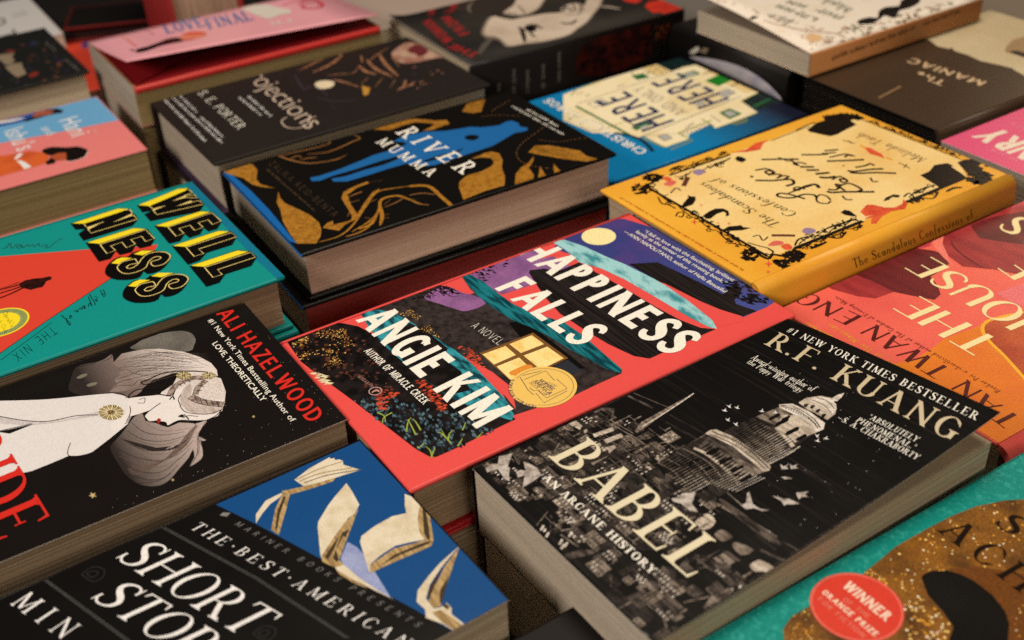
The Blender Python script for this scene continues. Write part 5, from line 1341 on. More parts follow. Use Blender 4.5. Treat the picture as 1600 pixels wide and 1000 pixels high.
b.poly('illustration', BRK, 3, D1('960 262 1100 200 1300 165 1620 100 1750 100 1750 660 1540 640 1360 605 1120 582 1012 502 962 402 978 322'))
b.poly('illustration', MAR, 4, D1('1180 260 1340 200 1600 150 1750 150 1750 420 1500 400 1250 360'))
b.stroke('illustration', mat('print_maroon_line', (84, 26, 28)), 5, D1('1030 380 1060 440 1160 520 1290 600'), 1.2, taper=True)
b.poly('illustration', ROSE, 3, D1('730 440 880 370 870 420 800 440')); b.poly('illustration', ROSE, 3, D1('520 500 580 440 570 480'))
b.poly('illustration', mat('print_salmon_pink', (232, 112, 112)), 1, D1('1380 790 1620 700 1620 900 1500 860'))
CRM = mat('print_butter', (244, 222, 158), grain=.05)
b.text('title_lettering', CRM, 7, 'THE', DECO, (1569, 536), (1434, 461), (-46, 21), .10)
b.text('title_lettering', CRM, 7, 'HOUSE', DECO, (1660, 517), (1452, 400), (-46, 20), .06)
b.text('title_lettering', CRM, 7, 'OF', DECO, (1678, 451), (1598, 398), (-46, 20), .08)
b.text('title_lettering', CRM, 7, 'DOORS', DECO, (1791, 460), (1597, 336), (-46, 20), .08)
DMR = mat('print_dark_wine', (84, 28, 26))
b.text('author_lettering', DMR, 7, 'TAN', DECO, (1598, 656), (1511, 593), (-28, 14.5), .10)
b.text('author_lettering', DMR, 7, 'TWAN', DECO, (1489, 579), (1369, 507), (-28, 14), .08)
b.text('author_lettering', DMR, 7, 'ENG', DECO, (1348, 495), (1262, 456), (-26, 13.5), .10)
b.text('byline_lettering', DMR, 7, 'Booker Prize-shortlisted author of The Garden of Evening Mists', BOOKI, D2('1420 655')[0], D0('430 852')[0], (-7, 4), .12)
b.text('blurb_lettering', mat('print_marigold', (242, 172, 44)), 7, 'author of The Magician', BOOKI, D2('700 512')[0], D2('90 130')[0], (-8, 4), .14)
b.scrib('blurb_lettering', mat('print_marigold', (242, 172, 44)), 7, D2('560 470')[0], D2('-100 120')[0], (-6, 3), 41)
b.build()
b.copy_below('second copy of the salmon hardcover under the top one', CAMH - .3601 - .034, dx=-2, dy=0, rot=.4)

# ------------------------------------------------------------------ turquoise paperback with glitter helmet
TRQ = mat('cover_turquoise', (12, 132, 118), rough=.30, c2=(44, 156, 138), sc=(420, 420, 420), lo=.5, hi=.68, grain=.06, detail=4)
b = Book('AC', 'paperback_book', 'turquoise paperback with gold glitter helmet and a red winner badge',
         (187.4, 299.7, -356.0, -1.032, 135.0, 203.0), 32, 'paper', TRQ, pages=PAGES, dx0=.4)
GLT = mat('foil_glitter', (136, 86, 24), rough=.38, c2=(76, 44, 14), sc=(60, 60, 60), lo=.4, hi=.7, grain=.4, gs=2200, detail=6)
b.poly('illustration', GLT, 1, Q7('1750 122 1600 122 1480 128 1300 166 1150 225 1000 302 800 416 700 500 610 572 560 640 400 720 240 800 150 852 95 930 100 1000 150 1100 400 1300 1100 1500 1900 1500 1900 130'))
GBR = mat('foil_deep_bronze', (108, 62, 22), rough=.30, c2=(104, 58, 22), sc=(40, 40, 40), grain=.25)
b.poly('illustration', GBR, 2, Q7('1120 560 1300 540 1800 620 1900 1500 1500 1300 1480 1000 1505 900 1400 720 1300 640'))
b.poly('illustration', INK, 3, Q7('958 610 975 588 1030 568 1120 565 1222 598 1300 640 1402 720 1482 820 1508 900 1500 1000 1450 1100 1100 1100 1130 1000 1160 920 1090 820 1000 722'))
SPK = [mat('foil_spark', (255, 214, 120), rough=.25, grain=0), mat('foil_spark_gold', (230, 160, 50), rough=.25, grain=0), mat('foil_spark_pale', (255, 236, 190), rough=.25, grain=0)]
b.scatter('glitter', SPK, 4, Q7('640 590 720 520 1000 330 1150 240 1300 180 1480 140 1750 140 1750 560 1300 540 1000 580 900 600 960 700 1060 820 1150 920 1080 1090 860 1100 850 800 700 640'), 150, .95, 7, asp=1.2)
b.scatter('glitter', SPK, 4, Q7('1500 800 1800 700 1800 1200 1560 1200 1520 900'), 30, .9, 17)
b.scatter('glitter', SPK, 4, Q7('830 760 960 720 1080 830 1150 920 1080 1090 900 1100'), 60, 1.1, 18)
b.scatter('glitter', SPK[:2], 4, Q7('120 930 160 850 260 800 270 900 330 1000 300 1060 140 1060'), 40, .7, 19)
b.scatter('glitter', SPK[:2], 4, Q7('600 580 640 560 760 640 740 660'), 24, .9, 20)
BRED = mat('badge_red', (214, 62, 44), rough=.30, grain=.06)
b.disc('badge', BRED, 5, Q7('553 792')[0], Q7('852 850')[0], 1.0); b.disc('badge', mat('badge_rim', (226, 104, 86)), 6, Q7('553 792')[0], Q7('852 850')[0], .985, inner=.95)
BCR = mat('badge_cream', (240, 206, 178), grain=.04); BPK = mat('badge_pink', (228, 120, 98))
b.text('badge', BCR, 7, 'WINNER', POSTER, Q7('460 668')[0], Q7('735 888')[0], (14, -9), .08)
b.text('badge', BPK, 7, 'OF THE', GROT, Q7('462 752')[0], Q7('622 868')[0], (6.5, -4.2), .2)
b.text('badge', BCR, 7, 'ORANGE PRIZE', POSTER, Q7('330 706')[0], Q7('668 984')[0], (8, -5), .14)
b.text('badge', BPK, 7, 'FOR FICTION', GROT, Q7('305 748')[0], Q7('590 990')[0], (6.5, -4.2), .2)
DBR = mat('print_dark_sienna', (22, 11, 6), spec=.1)
b.text('title_lettering', DBR, 6, 'SONG', ROMAN, Q7('1400 272')[0], Q7('2240 820')[0], (36, -17), .25)
b.text('title_lettering', DBR, 6, 'ACHILLES', ROMAN, Q7('1048 312')[0], Q7('2500 1400')[0], (37, -20), .25)
b.build()

# ------------------------------------------------------------------ plain black paperback at the bottom edge
b = Book('BK', 'paperback_book', 'plain black paperback at the bottom edge with a rounded corner',
         (0, 0, -368.0, -1.0223, 133, 192), 34, 'paper', mat('cover_plain_black', (17, 14, 13), rough=.5, grain=.1), pages=PAGES)
u0, v1 = -278.0, 192.0
uc, vc = u0 + 66.5, v1 - 96
b.org.x, b.org.y = (b.ex * uc + b.ey * vc)[0] / 1e3, (b.ex * uc + b.ey * vc)[1] / 1e3
b.root.location = b.org
b.build()

# ------------------------------------------------------------------ pink and blue paperback, left edge
b = Book('HN', 'paperback_book', 'pink and sky blue paperback with two women, at the left edge',
         (-398.3, 831.3, -370.2, -1.0239, 136.2, 208.0), 36, 'paper', mat('cover_pink', (228, 126, 120), rough=.30, grain=.08), pages=PAGES_OLD, inset=.8)
H1 = tl(0, 160, 5)
b.poly('illustration', mat('print_sky', (108, 166, 202), rough=.30), 1, PX('148 150 192 186.5 96 206 0 224 -140 254 -300 286 -340 250'))
BLKH = mat('print_hair_black', (24, 17, 15)); TAN_ = mat('print_face_brown', (176, 82, 46)); ORD = mat('print_dress_orange', (216, 98, 46), c2=(196, 80, 40), sc=(50, 50, 50)); NVY = mat('print_dress_blue', (28, 78, 146))
b.poly('illustration', NVY, 2, H1('-60 128 0 115 120 95 250 75 300 60 342 50 330 90 232 140 120 165 0 190 -60 205'))
b.poly('illustration', WHITE, 3, H1('-40 155 0 150 150 124 205 122 100 150 0 166 -40 172'))
b.poly('illustration', BLKH, 3, H1('355 56 440 48 494 60 486 82 420 92 340 112 200 154 180 146 250 115 300 100')); b.poly('illustration', mat('print_face_tan', (170, 88, 62)), 4, H1('250 105 290 78 345 65 425 64 402 90 335 104 262 118'))
b.poly('illustration', ORD, 2, H1('-80 430 0 420 130 400 230 380 332 388 380 420 372 470 250 512 100 552 0 580 -80 592'))
for q in ('108 440 150 398 182 404 130 446', '128 455 170 455 205 472 246 505 190 522 165 490'): b.poly('illustration', WHITE, 3, H1(q))
b.poly('illustration', BLKH, 3, H1('326 375 400 348 520 352 600 344 668 362 688 385 652 430 560 458 512 452 500 402 450 402 400 416 355 405'), 2)
b.poly('illustration', TAN_, 4, H1('384 425 450 398 516 393 520 450 440 458 398 442')); b.poly('illustration', BLKH, 4, H1('352 472 398 432 440 456 425 478 370 488'))
b.stroke('illustration', CREAM, 4, H1('690 380 655 432 560 462 515 458'), .5)
b.text('title_lettering', WHITE, 6, 'Hani', 'sans', H1('458 148')[0], H1('566 276')[0], (31, -9), .04, .004)
b.text('title_lettering', WHITE, 6, 'and', 'sans', H1('318 205')[0], H1('372 262')[0], (14, -5), .0, .0)
b.text('title_lettering', WHITE, 6, "Ishu's", 'sans', H1('28 232')[0], H1('140 386')[0], (32, -9.5), .04, .004)
b.scrib('blurb_lettering', WHITE, 6, H1('725 215')[0], H1('752 240')[0], (3, -1), 3)
b.build()
b.copy_below('second copy of the pink and sky blue paperback under the top one', CAMH - .3702 - .036, dx=2, dy=-2)

# ------------------------------------------------------------------ blue paperback with a drawn building, upside down, top edge curling
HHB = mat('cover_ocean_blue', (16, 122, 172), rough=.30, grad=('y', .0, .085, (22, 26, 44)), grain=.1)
def bend_hh(x, y):
    k = max(0.0, (y - .86) / .14)
    return .012 * k * k * math.sin(math.pi * min(1, max(0, x * 1.02))) ** .8
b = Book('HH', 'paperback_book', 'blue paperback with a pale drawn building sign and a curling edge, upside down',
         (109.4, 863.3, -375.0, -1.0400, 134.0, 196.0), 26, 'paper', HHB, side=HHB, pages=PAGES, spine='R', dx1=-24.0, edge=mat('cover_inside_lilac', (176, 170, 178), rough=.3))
K1, K8 = tl(900, 80, 5), tl(800, 0, 4)
PALEB = mat('print_building_cream', (244, 226, 180), c2=(228, 200, 136), sc=(24, 24, 24), lo=.5, hi=.75, grain=.05)
PALEY = mat('print_building_straw', (230, 200, 134), grain=.05)
DKG = mat('print_forest_dark', (22, 44, 40), c2=(14, 22, 24), sc=(40, 400, 40)); GRN = mat('print_leaf_green', (20, 122, 30)); GRND = mat('print_bottle_green', (40, 104, 56)); NVL = mat('print_navy_line', (34, 42, 84)); HEAVY = Type(.15, .13, 0); OLV = mat('print_olive_line', (140, 142, 52)); GRYL = mat('print_soft_grey', (176, 172, 160)); DGL = mat('print_pencil', (120, 108, 104))
b.poly('illustration', DKG, 1, K1('620 95 700 70 860 50 960 100 760 156')); b.poly('illustration', DKG, 1, K1('1285 392 1470 318 1620 385 1420 462'))
b.poly('illustration', PALEB, 2, K1('-100 340 0 300 400 158 520 130 620 98 745 158 830 126 1000 95 1110 95 1300 190 1450 312 1290 390 1420 480 1290 532 1090 605 1050 570 880 650 880 690 700 752 520 660 470 690 440 660 330 640 130 640 0 585 -100 540'))
b.poly('illustration', PALEY, 3, K1('520 135 620 98 742 158 650 190')); b.poly('illustration', PALEY, 3, K1('1110 95 1300 190 1450 312 1330 330 1180 260 1020 150'))
b.poly('illustration', PALEB, 4, K1('10 412 745 165 1190 392 480 682'))
for q, m, w in (('0 430 240 560 482 690', GRND, 2.6), ('10 412 745 165', DGL, .8), ('480 682 1190 392', DGL, 1.0), ('745 165 1190 392', GRYL, .9), ('240 600 400 545 480 590', OLV, 1.1), ('520 680 690 750', OLV, 1.7), ('800 640 1060 540', OLV, 1.5), ('800 640 910 700 740 770', OLV, 1.4), ('980 530 1080 590', OLV, 1.3), ('1215 570 1340 530 1330 550 1240 575', OLV, 1.4), ('1050 500 1130 555', DGL, .8), ('990 180 1080 150', FRM, 1.5), ('1210 275 1310 235', FRM, 1.6), ('860 600 920 560', DGL, 1.2), ('530 150 640 190', OLV, 1.2), ('560 180 600 110 680 180', FRM, .9), ('600 170 640 120 720 165', FRM, .9), ('430 170 500 215', OLV, 1.2), ('-40 350 0 300 400 158 520 130', OLV, 1.2), ('320 280 380 260', DGL, 1.2), ('0 330 60 320', DGL, 1.0), ('80 350 110 340', DGL, 1.4), ('540 660 880 640', GRYL, .8), ('700 752 880 690', OLV, 1.1), ('1090 605 1290 532 1420 480', OLV, 1.0), ('740 160 830 128', FRM, 1.0), ('1190 392 1290 352', GRYL, 1.2), ('1130 300 1330 230', GRYL, .8), ('-60 540 0 500 20 520', OLV, 1.2), ('1290 390 1450 312', OLV, 1.0), ('1390 440 1470 400', GRND, 1.4), ('1420 420 1520 380', GRND, 1.2), ('1380 430 1560 350', GRND, 1.2)):
    b.stroke('illustration', m, 5, K1(q), w, n=1)
for q in ('430 600 500 572 560 553 598 572', '1123 482 1200 450 1292 490 1200 530 1123 482', '640 668 700 648 752 680 690 702 640 668', '900 400 960 380 1012 408 960 434 900 400', '1105 325 1190 298 1248 325 1160 364 1105 325', '90 410 200 370 245 400 150 445 90 410', '390 548 500 505 620 560 520 615 390 548', '820 186 925 152 968 178 860 208 820 186'):
    b.stroke('illustration', GRND if '1123' in q or '820' in q else DGL, 8, K1(q), .9, n=1)
for k in range(7): b.stroke('illustration', DGL, 6, K1(f'{830+k*32} {670-k*10} {850+k*32} {610-k*8} {880+k*30} {640-k*10}'), .35, n=1)
for q in ('432 598 555 552 595 572 470 622', '432 195 525 172 575 205 480 225', '820 186 925 152 968 178 860 208', '1125 480 1200 452 1290 490 1200 528'):
    b.poly('illustration', GRND, 6, K1(q))
for q in ('490 600 550 575 570 585 505 612', '840 186 920 160 945 178 865 202', '1150 482 1200 464 1262 490 1200 515', '1110 325 1190 300 1245 325 1160 362', '640 670 700 650 750 680 690 700', '920 400 960 385 1010 410 960 432', '130 400 200 380 240 400 180 420'):
    b.poly('illustration', GRYL, 7, K1(q))
b.poly('illustration', GRN, 6, K1('1008 232 1130 180 1242 216 1112 276'))
b.text('title_lettering', NVL, 8, 'HERE', HEAVY, K1('775 545')[0], K1('378 308')[0], (-50, 18), .16)
b.text('title_lettering', NVL, 8, 'HERE', HEAVY, K1('1205 372')[0], K1('800 168')[0], (-48, 17), .16)
b.text('title_lettering', DGL, 8, 'AND ONLY', LIGHT, K1('885 470')[0], K1('520 270')[0], (-18, 8), .2)
b.text('author_lettering', CREAM, 8, 'CHRISTELLE DABOS', GROT, K1('565 782')[0], K8('240 615')[0], (-13, 6), .1)
b.stroke('illustration', mat('print_dark_slate', (26, 38, 48)), 6, K1('300 640 400 655 500 690 570 745 600 785'), 3.0)
b.stroke('illustration', DGL, 6, K1('40 560 110 535 200 570 200 610 120 620 40 590 40 560'), .5)
b.poly('illustration', mat('print_yellow_tab', (236, 200, 60)), 6, (PX('1157 108 1170 104 1176 108 1164 113'))); b.poly('illustration', mat('print_yellow_tab', (236, 200, 60)), 6, PX('1168 114 1182 110 1186 114 1174 120'))
b.build()
A_, B2 = b.loc(1073, 89.5), b.loc(1223, 160.5)
LILP = mat('paper_lilac_grey', (150, 142, 142), rough=.35, c2=(124, 120, 132), sc=(60, 60, 60), grain=.08)
bm = bmesh.new()
rows = []
for i in range(21):
    t = i / 20
    hgt = .0092 * math.sin(math.pi * t ** 1.15) ** .8
    px_, py_ = A_[0] + (B2[0] - A_[0]) * t, A_[1] + (B2[1] - A_[1]) * t
    row = []
    for k in range(6):
        a = k / 5 * 1.35
        row.append(bm.verts.new((px_, py_ + .0006 + hgt * (1 - math.cos(a)) * .8, b.T + .0006 + hgt * math.sin(a) * 1.05)))
    rows.append(row)
for i in range(20):
    for k in range(5): bm.faces.new((rows[i][k], rows[i + 1][k], rows[i + 1][k + 1], rows[i][k + 1])).smooth = True
bmesh.ops.remove_doubles(bm, verts=bm.verts[:], dist=1e-6)
bmesh.ops.solidify(bm, geom=bm.faces[:], thickness=.0003)
cf = from_bm('curled_cover_edge', bm, [LILP], b.root)
b.copy_below('second copy of the blue building paperback under the top one', CAMH - .375 - .026, dx=-2, dy=-1)

# ------------------------------------------------------------------ large grey paperback with a face, thick black spine
b = Book('WM', 'paperback_book', 'thick grey paperback with a woman face and red lettering, dark spine',
         (35.9 + 1.5, 1038.5 + 2.6, -353.4, -1.0504, 150.1, 227.0), 44, 'paper', mat('cover_charcoal', (50, 46, 40), rough=.5, c2=(36, 33, 30), sc=(12, 12, 12), grain=.14), side=mat('cover_spine_black', (24, 18, 16), rough=.55, spec=.25), pages=PAGES, spine='R',
         bend=lambda x, y: .0045 * max(0.0, 1 - y / .12) ** 2 * (1 - .6 * x), grid=(4, 30), edge=mat('cover_inside_lilac', (176, 170, 178), rough=.3))
M1 = tl(640, 0, 5)
FACE = mat('print_face_halftone', (208, 188, 164), c2=(186, 164, 140), sc=(24, 24, 24), lo=.42, hi=.7, grain=.12); SHD = mat('print_shadow_brown', (54, 46, 40), grain=.12); MID = mat('print_face_mid', (118, 102, 88), grain=.12); HALF = mat('print_face_half', (162, 144, 126), grain=.12)
W1 = tl(760, 0, 6.945)
b.poly('illustration', SHD, 1, W1('-420 -120 420 -120 620 -60 660 60 560 140 300 210 100 190 -60 140 -330 120'), 2)
def soft(pts, l, grow=(1.10, 1.05, 1.0), ms=None):
    p = [b.loc(*q) for q in W1(pts)]
    cx_, cy_ = sum(q[0] for q in p) / len(p), sum(q[1] for q in p) / len(p)
    for k, (g, m) in enumerate(zip(grow, ms or (MID, HALF, FACE))):
        b.lpoly('illustration', m, l + k, smooth([(cx_ + (x - cx_) * g, cy_ + (y - cy_) * g) for x, y in p], 3, True))
soft('-20 360 60 190 180 200 300 215 420 182 600 152 780 142 870 120 960 90 1060 60 1090 0 1110 -60 1240 -60 1220 60 1150 150 1080 240 980 310 900 370 780 410 600 450 420 470 250 495 180 440 90 400', 2, (1.06, 1.03, 1.0))
soft('200 132 290 66 330 0 350 -60 620 -60 590 40 540 100 440 150 330 162 250 152', 2, (1.14, 1.07, 1.0))
soft('800 110 860 60 930 40 1010 40 1060 70 1060 130 980 170 860 160', 5, (1.0, .86, .7), (HALF, FACE, FACE))
for q, w, m in (('50 120 160 160 260 200 420 180 600 150 780 135', 3.0, SHD), ('350 295 385 330 405 400 420 465', 3.2, SHD), ('345 300 400 320 430 320', 2.6, SHD), ('425 290 480 272 540 278 610 318', 2.6, SHD), ('470 350 510 392 550 400', 2.0, SHD), ('800 248 880 262 930 255 985 215', 2.8, SHD), ('840 70 900 90 920 140', 2.2, MID), ('930 45 960 90 950 140', 2.0, MID), ('1000 45 1030 90 1000 150', 2.0, MID), ('780 130 840 110 860 70', 2.2, SHD), ('210 130 300 150 330 140', 1.6, MID), ('330 60 390 110 420 150', 1.6, MID), ('-20 420 60 410 160 440', 4.5, MID), ('1230 70 1330 80 1460 100', 3.5, HALF), ('440 440 520 452 560 430', 1.4, HALF)):
    b.stroke('illustration', m, 9, W1(q), w * 1.35, taper=True)
b.poly('illustration', SHD, 9, W1('415 288 490 274 548 296 525 342 450 348'), 3); b.poly('illustration', INK, 10, W1('440 294 490 284 522 308 495 338 450 328'), 3)
b.stroke('illustration', MID, 2, M1('480 100 460 60 500 10'), 2.5, taper=True); b.stroke('illustration', mat('print_smoke', (86, 80, 70), grain=.12), 2, M1('545 425 590 350 660 290'), 6, taper=True)
RDL = mat('print_blood_red', (170, 44, 44), grain=.12)
b.text('title_lettering', RDL, 6, 'THE', GROT, M1('560 420')[0], M1('340 342')[0], (-13, 6.5), .14)
b.text('title_lettering', RDL, 6, 'WOMAN', GROT, M1('345 318')[0], M1('165 148')[0], (-15, 5.2), .12)
b.text('title_lettering', RDL, 6, 'FROM', GROT, M1('475 258')[0], M1('310 122')[0], (-15, 5.2), .12)
b.scrib('title_lettering', RDL, 6, M1('180 118')[0], M1('235 0')[0], (-15, 1), 51); b.scrib('title_lettering', RDL, 6, M1('340 95')[0], M1('395 -10')[0], (-15, 1), 52)
b.poly('illustration', mat('print_rose_red', (196, 52, 36), grain=.1), 4, K8('830 42 850 15 900 6 960 -20 1010 10 1066 62 1000 92 960 98 930 78 880 82')); b.poly('illustration', mat('print_rose_red', (196, 52, 36), grain=.1), 4, K8('680 -20 780 -20 812 6 770 22 700 8'))
for q in ('860 50 940 40 1000 20', '930 70 980 50 1040 60', '900 20 950 30'): b.stroke('illustration', mat('print_rose_dark', (110, 24, 20)), 5, K8(q), 1.6, taper=True)
DRD = mat('print_spine_red', (70, 22, 15), c2=(36, 14, 11), sc=(90, 90, 90), lo=.4, hi=.6)
b.poly('illustration_spine', DRD, 1, K8('400 470 405 360 435 290 520 240 700 190 865 150 872 350 700 432 560 470'), face='spine')
b.scatter('illustration_spine', [INK], 2, K8('420 450 430 320 520 260 700 200 860 160 860 340 700 420'), 40, 4.0, 5, face='spine'); b.scatter('illustration_spine', [DRD, mat('print_spine_rust', (110, 50, 26))], 2, K8('880 260 900 150 1070 110 1080 250 960 300'), 26, 5, 6, face='spine')
SPG = mat('print_spine_grey', (136, 126, 114))
for k, (x, y0, y1) in enumerate(((690, 725, 655), (805, 730, 540), (912, 730, 550), (1035, 690, 505), (1158, 660, 410))):
    b.scrib('spine_lettering', SPG, 2, (640 + x / 5, y1 / 5), (640 + x / 5, y0 / 5), (6, -1), 60 + k, face='spine')
b.build()
b.copy_below('second copy of the thick grey paperback under the top one', CAMH - .3534 - .044, dx=-2, dy=3)

# ------------------------------------------------------------------ pink paperback, cover lifting, red inside
PINK = mat('cover_rose_pink', (236, 164, 168), rough=.30, grain=.08)
DRED = mat('cover_inside_flap_shade', (150, 30, 34), rough=.30)  # red of the cover inside, reused as painted shade on the flap
b = Book('PK', 'paperback_book', 'rose pink paperback with its cover lifting over a bright red flap',
         (-233.4, 1009.0, -345.0, -1.0342, 136.6, 225.4), 35, 'paper', PINK, pages=PAGES_OLD, bend=lambda x, y: max(0.0, x) ** 1.15 * (.0215 - .0115 * y), grid=(12, 6), edge=DRED, dx1=1.5)
b.mats['head'] = PAGES_GREY  # painted greyer where side light meets the head
S1, P1 = tl(240, 0, 5), tl(230, 0, 7.27)
BLL = mat('print_blue_letter', (52, 112, 160)); LIL = mat('print_lilac_fill', (206, 150, 176))
b.poly('illustration', BLKH, 3, P1('-120 560 0 530 140 480 240 440 360 428 440 462 300 492 150 525 0 580 -110 600'), 2); b.stroke('illustration', BLKH, 3, tl(0, 0, 4)('815 310 850 320 880 312'), 2.0); b.stroke('illustration', BLKH, 3, tl(0, 0, 4)('850 332 900 318 1000 285'), 2.4)
b.poly('illustration', mat('print_tomato', (222, 84, 56), c2=(230, 150, 120), sc=(60, 60, 60)), 4, P1('370 430 420 385 500 362 620 360 680 385 640 420 560 440 440 465'), 2)
for dx_, m_, l_ in ((0, BLL, 4),):
    b.text('title_lettering', m_, l_, 'LOVE', ROMANB, (260, 53), (323, 41), (-9, -15), .08)
    b.text('title_lettering', m_, l_, 'FINAL', ROMANB, (326, 46), (398, 31), (-9, -15), .08)
b.poly('title_lettering', mat('print_bone_white', (226, 214, 196)), 3, P1('1060 100 1200 60 1360 50 1500 90 1620 110 1640 150 1500 170 1380 220 1280 190 1160 140')); b.scrib('title_lettering', mat('print_bone_white', (226, 214, 196)), 3, P1('1640 250')[0], P1('1380 290')[0], (-3, -6), 5)
RSW = mat('print_cherry', (204, 58, 70))
P2 = tl(420, 0, 7.27)
for q, w in (('150 60 250 30 330 10 450 -10 540 10 610 60 560 90 450 100 380 80 420 50 500 40', 4.0), ('330 60 400 20 480 10', 3.5)): b.stroke('illustration', RSW, 3, P2(q), w, taper=True)
b.scrib('byline_lettering', mat('print_rose_grey', (190, 128, 134)), 3, P2('1000 110')[0], P2('760 0')[0], (-2, 2), 8); b.scrib('byline_lettering', mat('print_rose_grey', (190, 128, 134)), 3, P1('90 385')[0], P1('-20 345')[0], (-2, 2), 9); b.stroke('illustration', mat('print_tomato', (222, 84, 56)), 3, tl(0, 0, 4)('740 220 790 245 850 290'), 1.5)
b.build()
RFL = mat('flap_red', (216, 58, 50), rough=.3, spec=.7)
bm = slab_bm(-b.w / 2 + .004, b.w / 2 + .0012, -b.h / 2 + .001, b.h / 2 - .001, b.T - .0068, b.T + .0004, bev=.0030, corner=.001, seg=4)
bm.normal_update()
for f in bm.faces:
    if f.normal.z > .95: f.material_index = 1  # flap top coloured darker for the shade under the lifted cover
from_bm('inner_flap', bm, [RFL, DRED], b.root)
b.copy_below('second copy of the rose pink paperback under the top one', CAMH - .345 - .035, dx=-3, dy=1)

# ------------------------------------------------------------------ cream paperback with garland, top right
CRB = mat('cover_cream_garland', (238, 222, 198), rough=.30, c2=(230, 210, 180), sc=(60, 60, 60), lo=.5, hi=.75, grain=.08)
b = Book('TR', 'paperback_book', 'cream paperback with dark garland drawings and a tan spine, cover bowing up',
         (295.8, 968.4, -335.0, -1.0224, 135.0, 203.0), 19, 'paper', CRB, side=mat('cover_spine_tan', (196, 130, 74), rough=.5), pages=PAGES_GREY, spine='R', bend=lambda x, y: (.0055 * math.sin(math.pi * min(1, (1 - x) * .9)) + .013 * (1 - x) ** 2) * (1 - y) ** 1.2, grid=(12, 10), edge=mat('cover_inside_tan', (160, 110, 64)))
C1, C2 = tl(1100, 0, 7.27), tl(1300, 0, 5.333)
GGR = mat('print_sage_letter', (122, 122, 96)); TAUP = mat('print_taupe', (196, 164, 136))
for k, (p, q) in enumerate((('1010 240', '700 130'), ('1310 215', '800 30'), ('1600 190', '1000 10'), ('1700 100', '1300 -60'))):
    b.scrib('title_lettering', GGR, 3, C1(p)[0], C1(q)[0], (-15, 7), 70 + k)
b.poly('illustration', BLKH, 3, C2('215 200 230 165 320 145 380 150 390 95 450 60 560 50 580 0 720 -40 730 20 640 70 560 90 540 140 500 150 440 130 400 160 330 200'), 2)
b.poly('illustration', BLKH, 3, C1('505 215 560 180 625 190 600 205 540 225')); b.stroke('illustration', TAUP, 3, C1('680 230 800 270 920 300 1140 345 1400 370 1520 380 1600 330'), 2.0)
b.poly('illustration', mat('print_peach', (222, 180, 128)), 3, C1('1150 420 1200 390 1290 395 1350 430 1290 475 1200 470'), 3)
b.scatter('illustration', [TAUP, GGR, mat('print_brown_sprig', (120, 84, 66))], 3, C2('-60 380 20 270 120 210 300 210 420 170 560 130 760 60 1000 20 1090 20 700 150 300 290 60 370'), 90, 3.0, 4, asp=1.8)
b.scatter('illustration', [TAUP], 2, C1('60 10 400 60 700 200 1000 320 1220 560 1500 470 1400 340 800 200 300 0'), 60, 3.0, 5)
b.scrib('spine_lettering', INK, 2, C2('0 500')[0], C2('700 235')[0], (-1, -7), 81, face='spine'); b.scrib('spine_lettering', INK, 2, C2('760 215')[0], C2('1080 95')[0], (-1, -6), 82, face='spine')
b.build()

# ------------------------------------------------------------------ black hardcover, brown haze in its colour, with a pale photograph, upside down
MAN = mat('jacket_black_brown_haze', (66, 49, 34), rough=.30, grain=.12)  # cover is black; the warm light's brown haze is in the colour
b = Book('MA', 'hardcover_book', 'black hardcover hazed brown with a pale blurred photograph, upside down under the cream one',
         (377.0, 869.1, -356.0, -1.0337, 149.9, 233.1), 32, 'hard', MAN, side=MAN, pages=PAGES, spine='R', edge=INK, back=INK, dx1=7.0)
b.mats['head'] = mat('page_edges_black', (20, 16, 14), rough=.6)
N1 = tl(1200, 0, 4)
b.poly('illustration', mat('print_sepia_pale', (206, 186, 144), c2=(190, 166, 122), sc=(10, 10, 10), lo=.4, hi=.7, grain=.14), 1, N1('820 262 900 232 960 236 1010 252 1060 290 1130 305 1150 298 1165 318 1250 345 1330 382 1440 405 1520 425 1600 472 1800 560 2400 300 1600 -60 1300 -20 1000 170'))
b.poly('illustration', mat('print_sepia_mid', (158, 126, 84), grain=.14), 2, N1('1480 320 1520 260 1600 230 1900 160 1900 420 1600 350 1540 340'), 3)
b.poly('illustration', BLKH, 3, N1('1510 325 1560 318 1640 345 1700 372 1600 360'), 2)
TANL = mat('print_tan_letter', (214, 180, 136))
b.text('title_lettering', TANL, 4, 'MANIAC', GROT, N1('1372 512')[0], N1('905 362')[0], (-11, 6.5), .14)
b.text('title_lettering', TANL, 4, 'The', GROT, N1('1122 512')[0], N1('945 445')[0], (-9.5, 6.5), .10)
b.stroke('illustration', mat('print_tan_rule', (150, 118, 80)), 4, N1('830 540 692 612'), 1.8, n=1); b.scrib('byline_lettering', mat('print_dull_brown', (98, 74, 56)), 4, N1('1432 520')[0], N1('940 352')[0], (-3, 2), 90)
b.build()
b.copy_below('second copy of the brown hazed photograph hardcover under the top one', CAMH - .356 - .032, dx=-3, dy=2)

# ------------------------------------------------------------------ hot pink paperback at the right edge
b = Book('HE', 'paperback_book', 'hot pink paperback with fat cream capitals at the right edge',
         (434.3, 738.7, -360.0, -1.0205, 138.1, 207.1), 30, 'paper', mat('cover_hot_pink', (226, 84, 120), rough=.30, grain=.07), pages=PAGES_GREY, spine='R', edge=mat('cover_edge_white', (226, 216, 222)))
b.text('title_lettering', mat('print_oat', (240, 220, 190)), 2, 'HENRY', POSTER, (1700, 262), (1560, 200), (-44, 15), .06)
b.scrib('byline_lettering', mat('print_blush', (236, 150, 160)), 2, (1640, 215), (1578, 190), (-4, 2), 3); b.scrib('byline_lettering', mat('print_blush', (236, 150, 160)), 2, (1590, 250), (1548, 232), (-4, 2), 4)
b.build()
b.copy_below('second copy of the hot pink paperback under the top one', CAMH - .360 - .030, dx=2, dy=1)

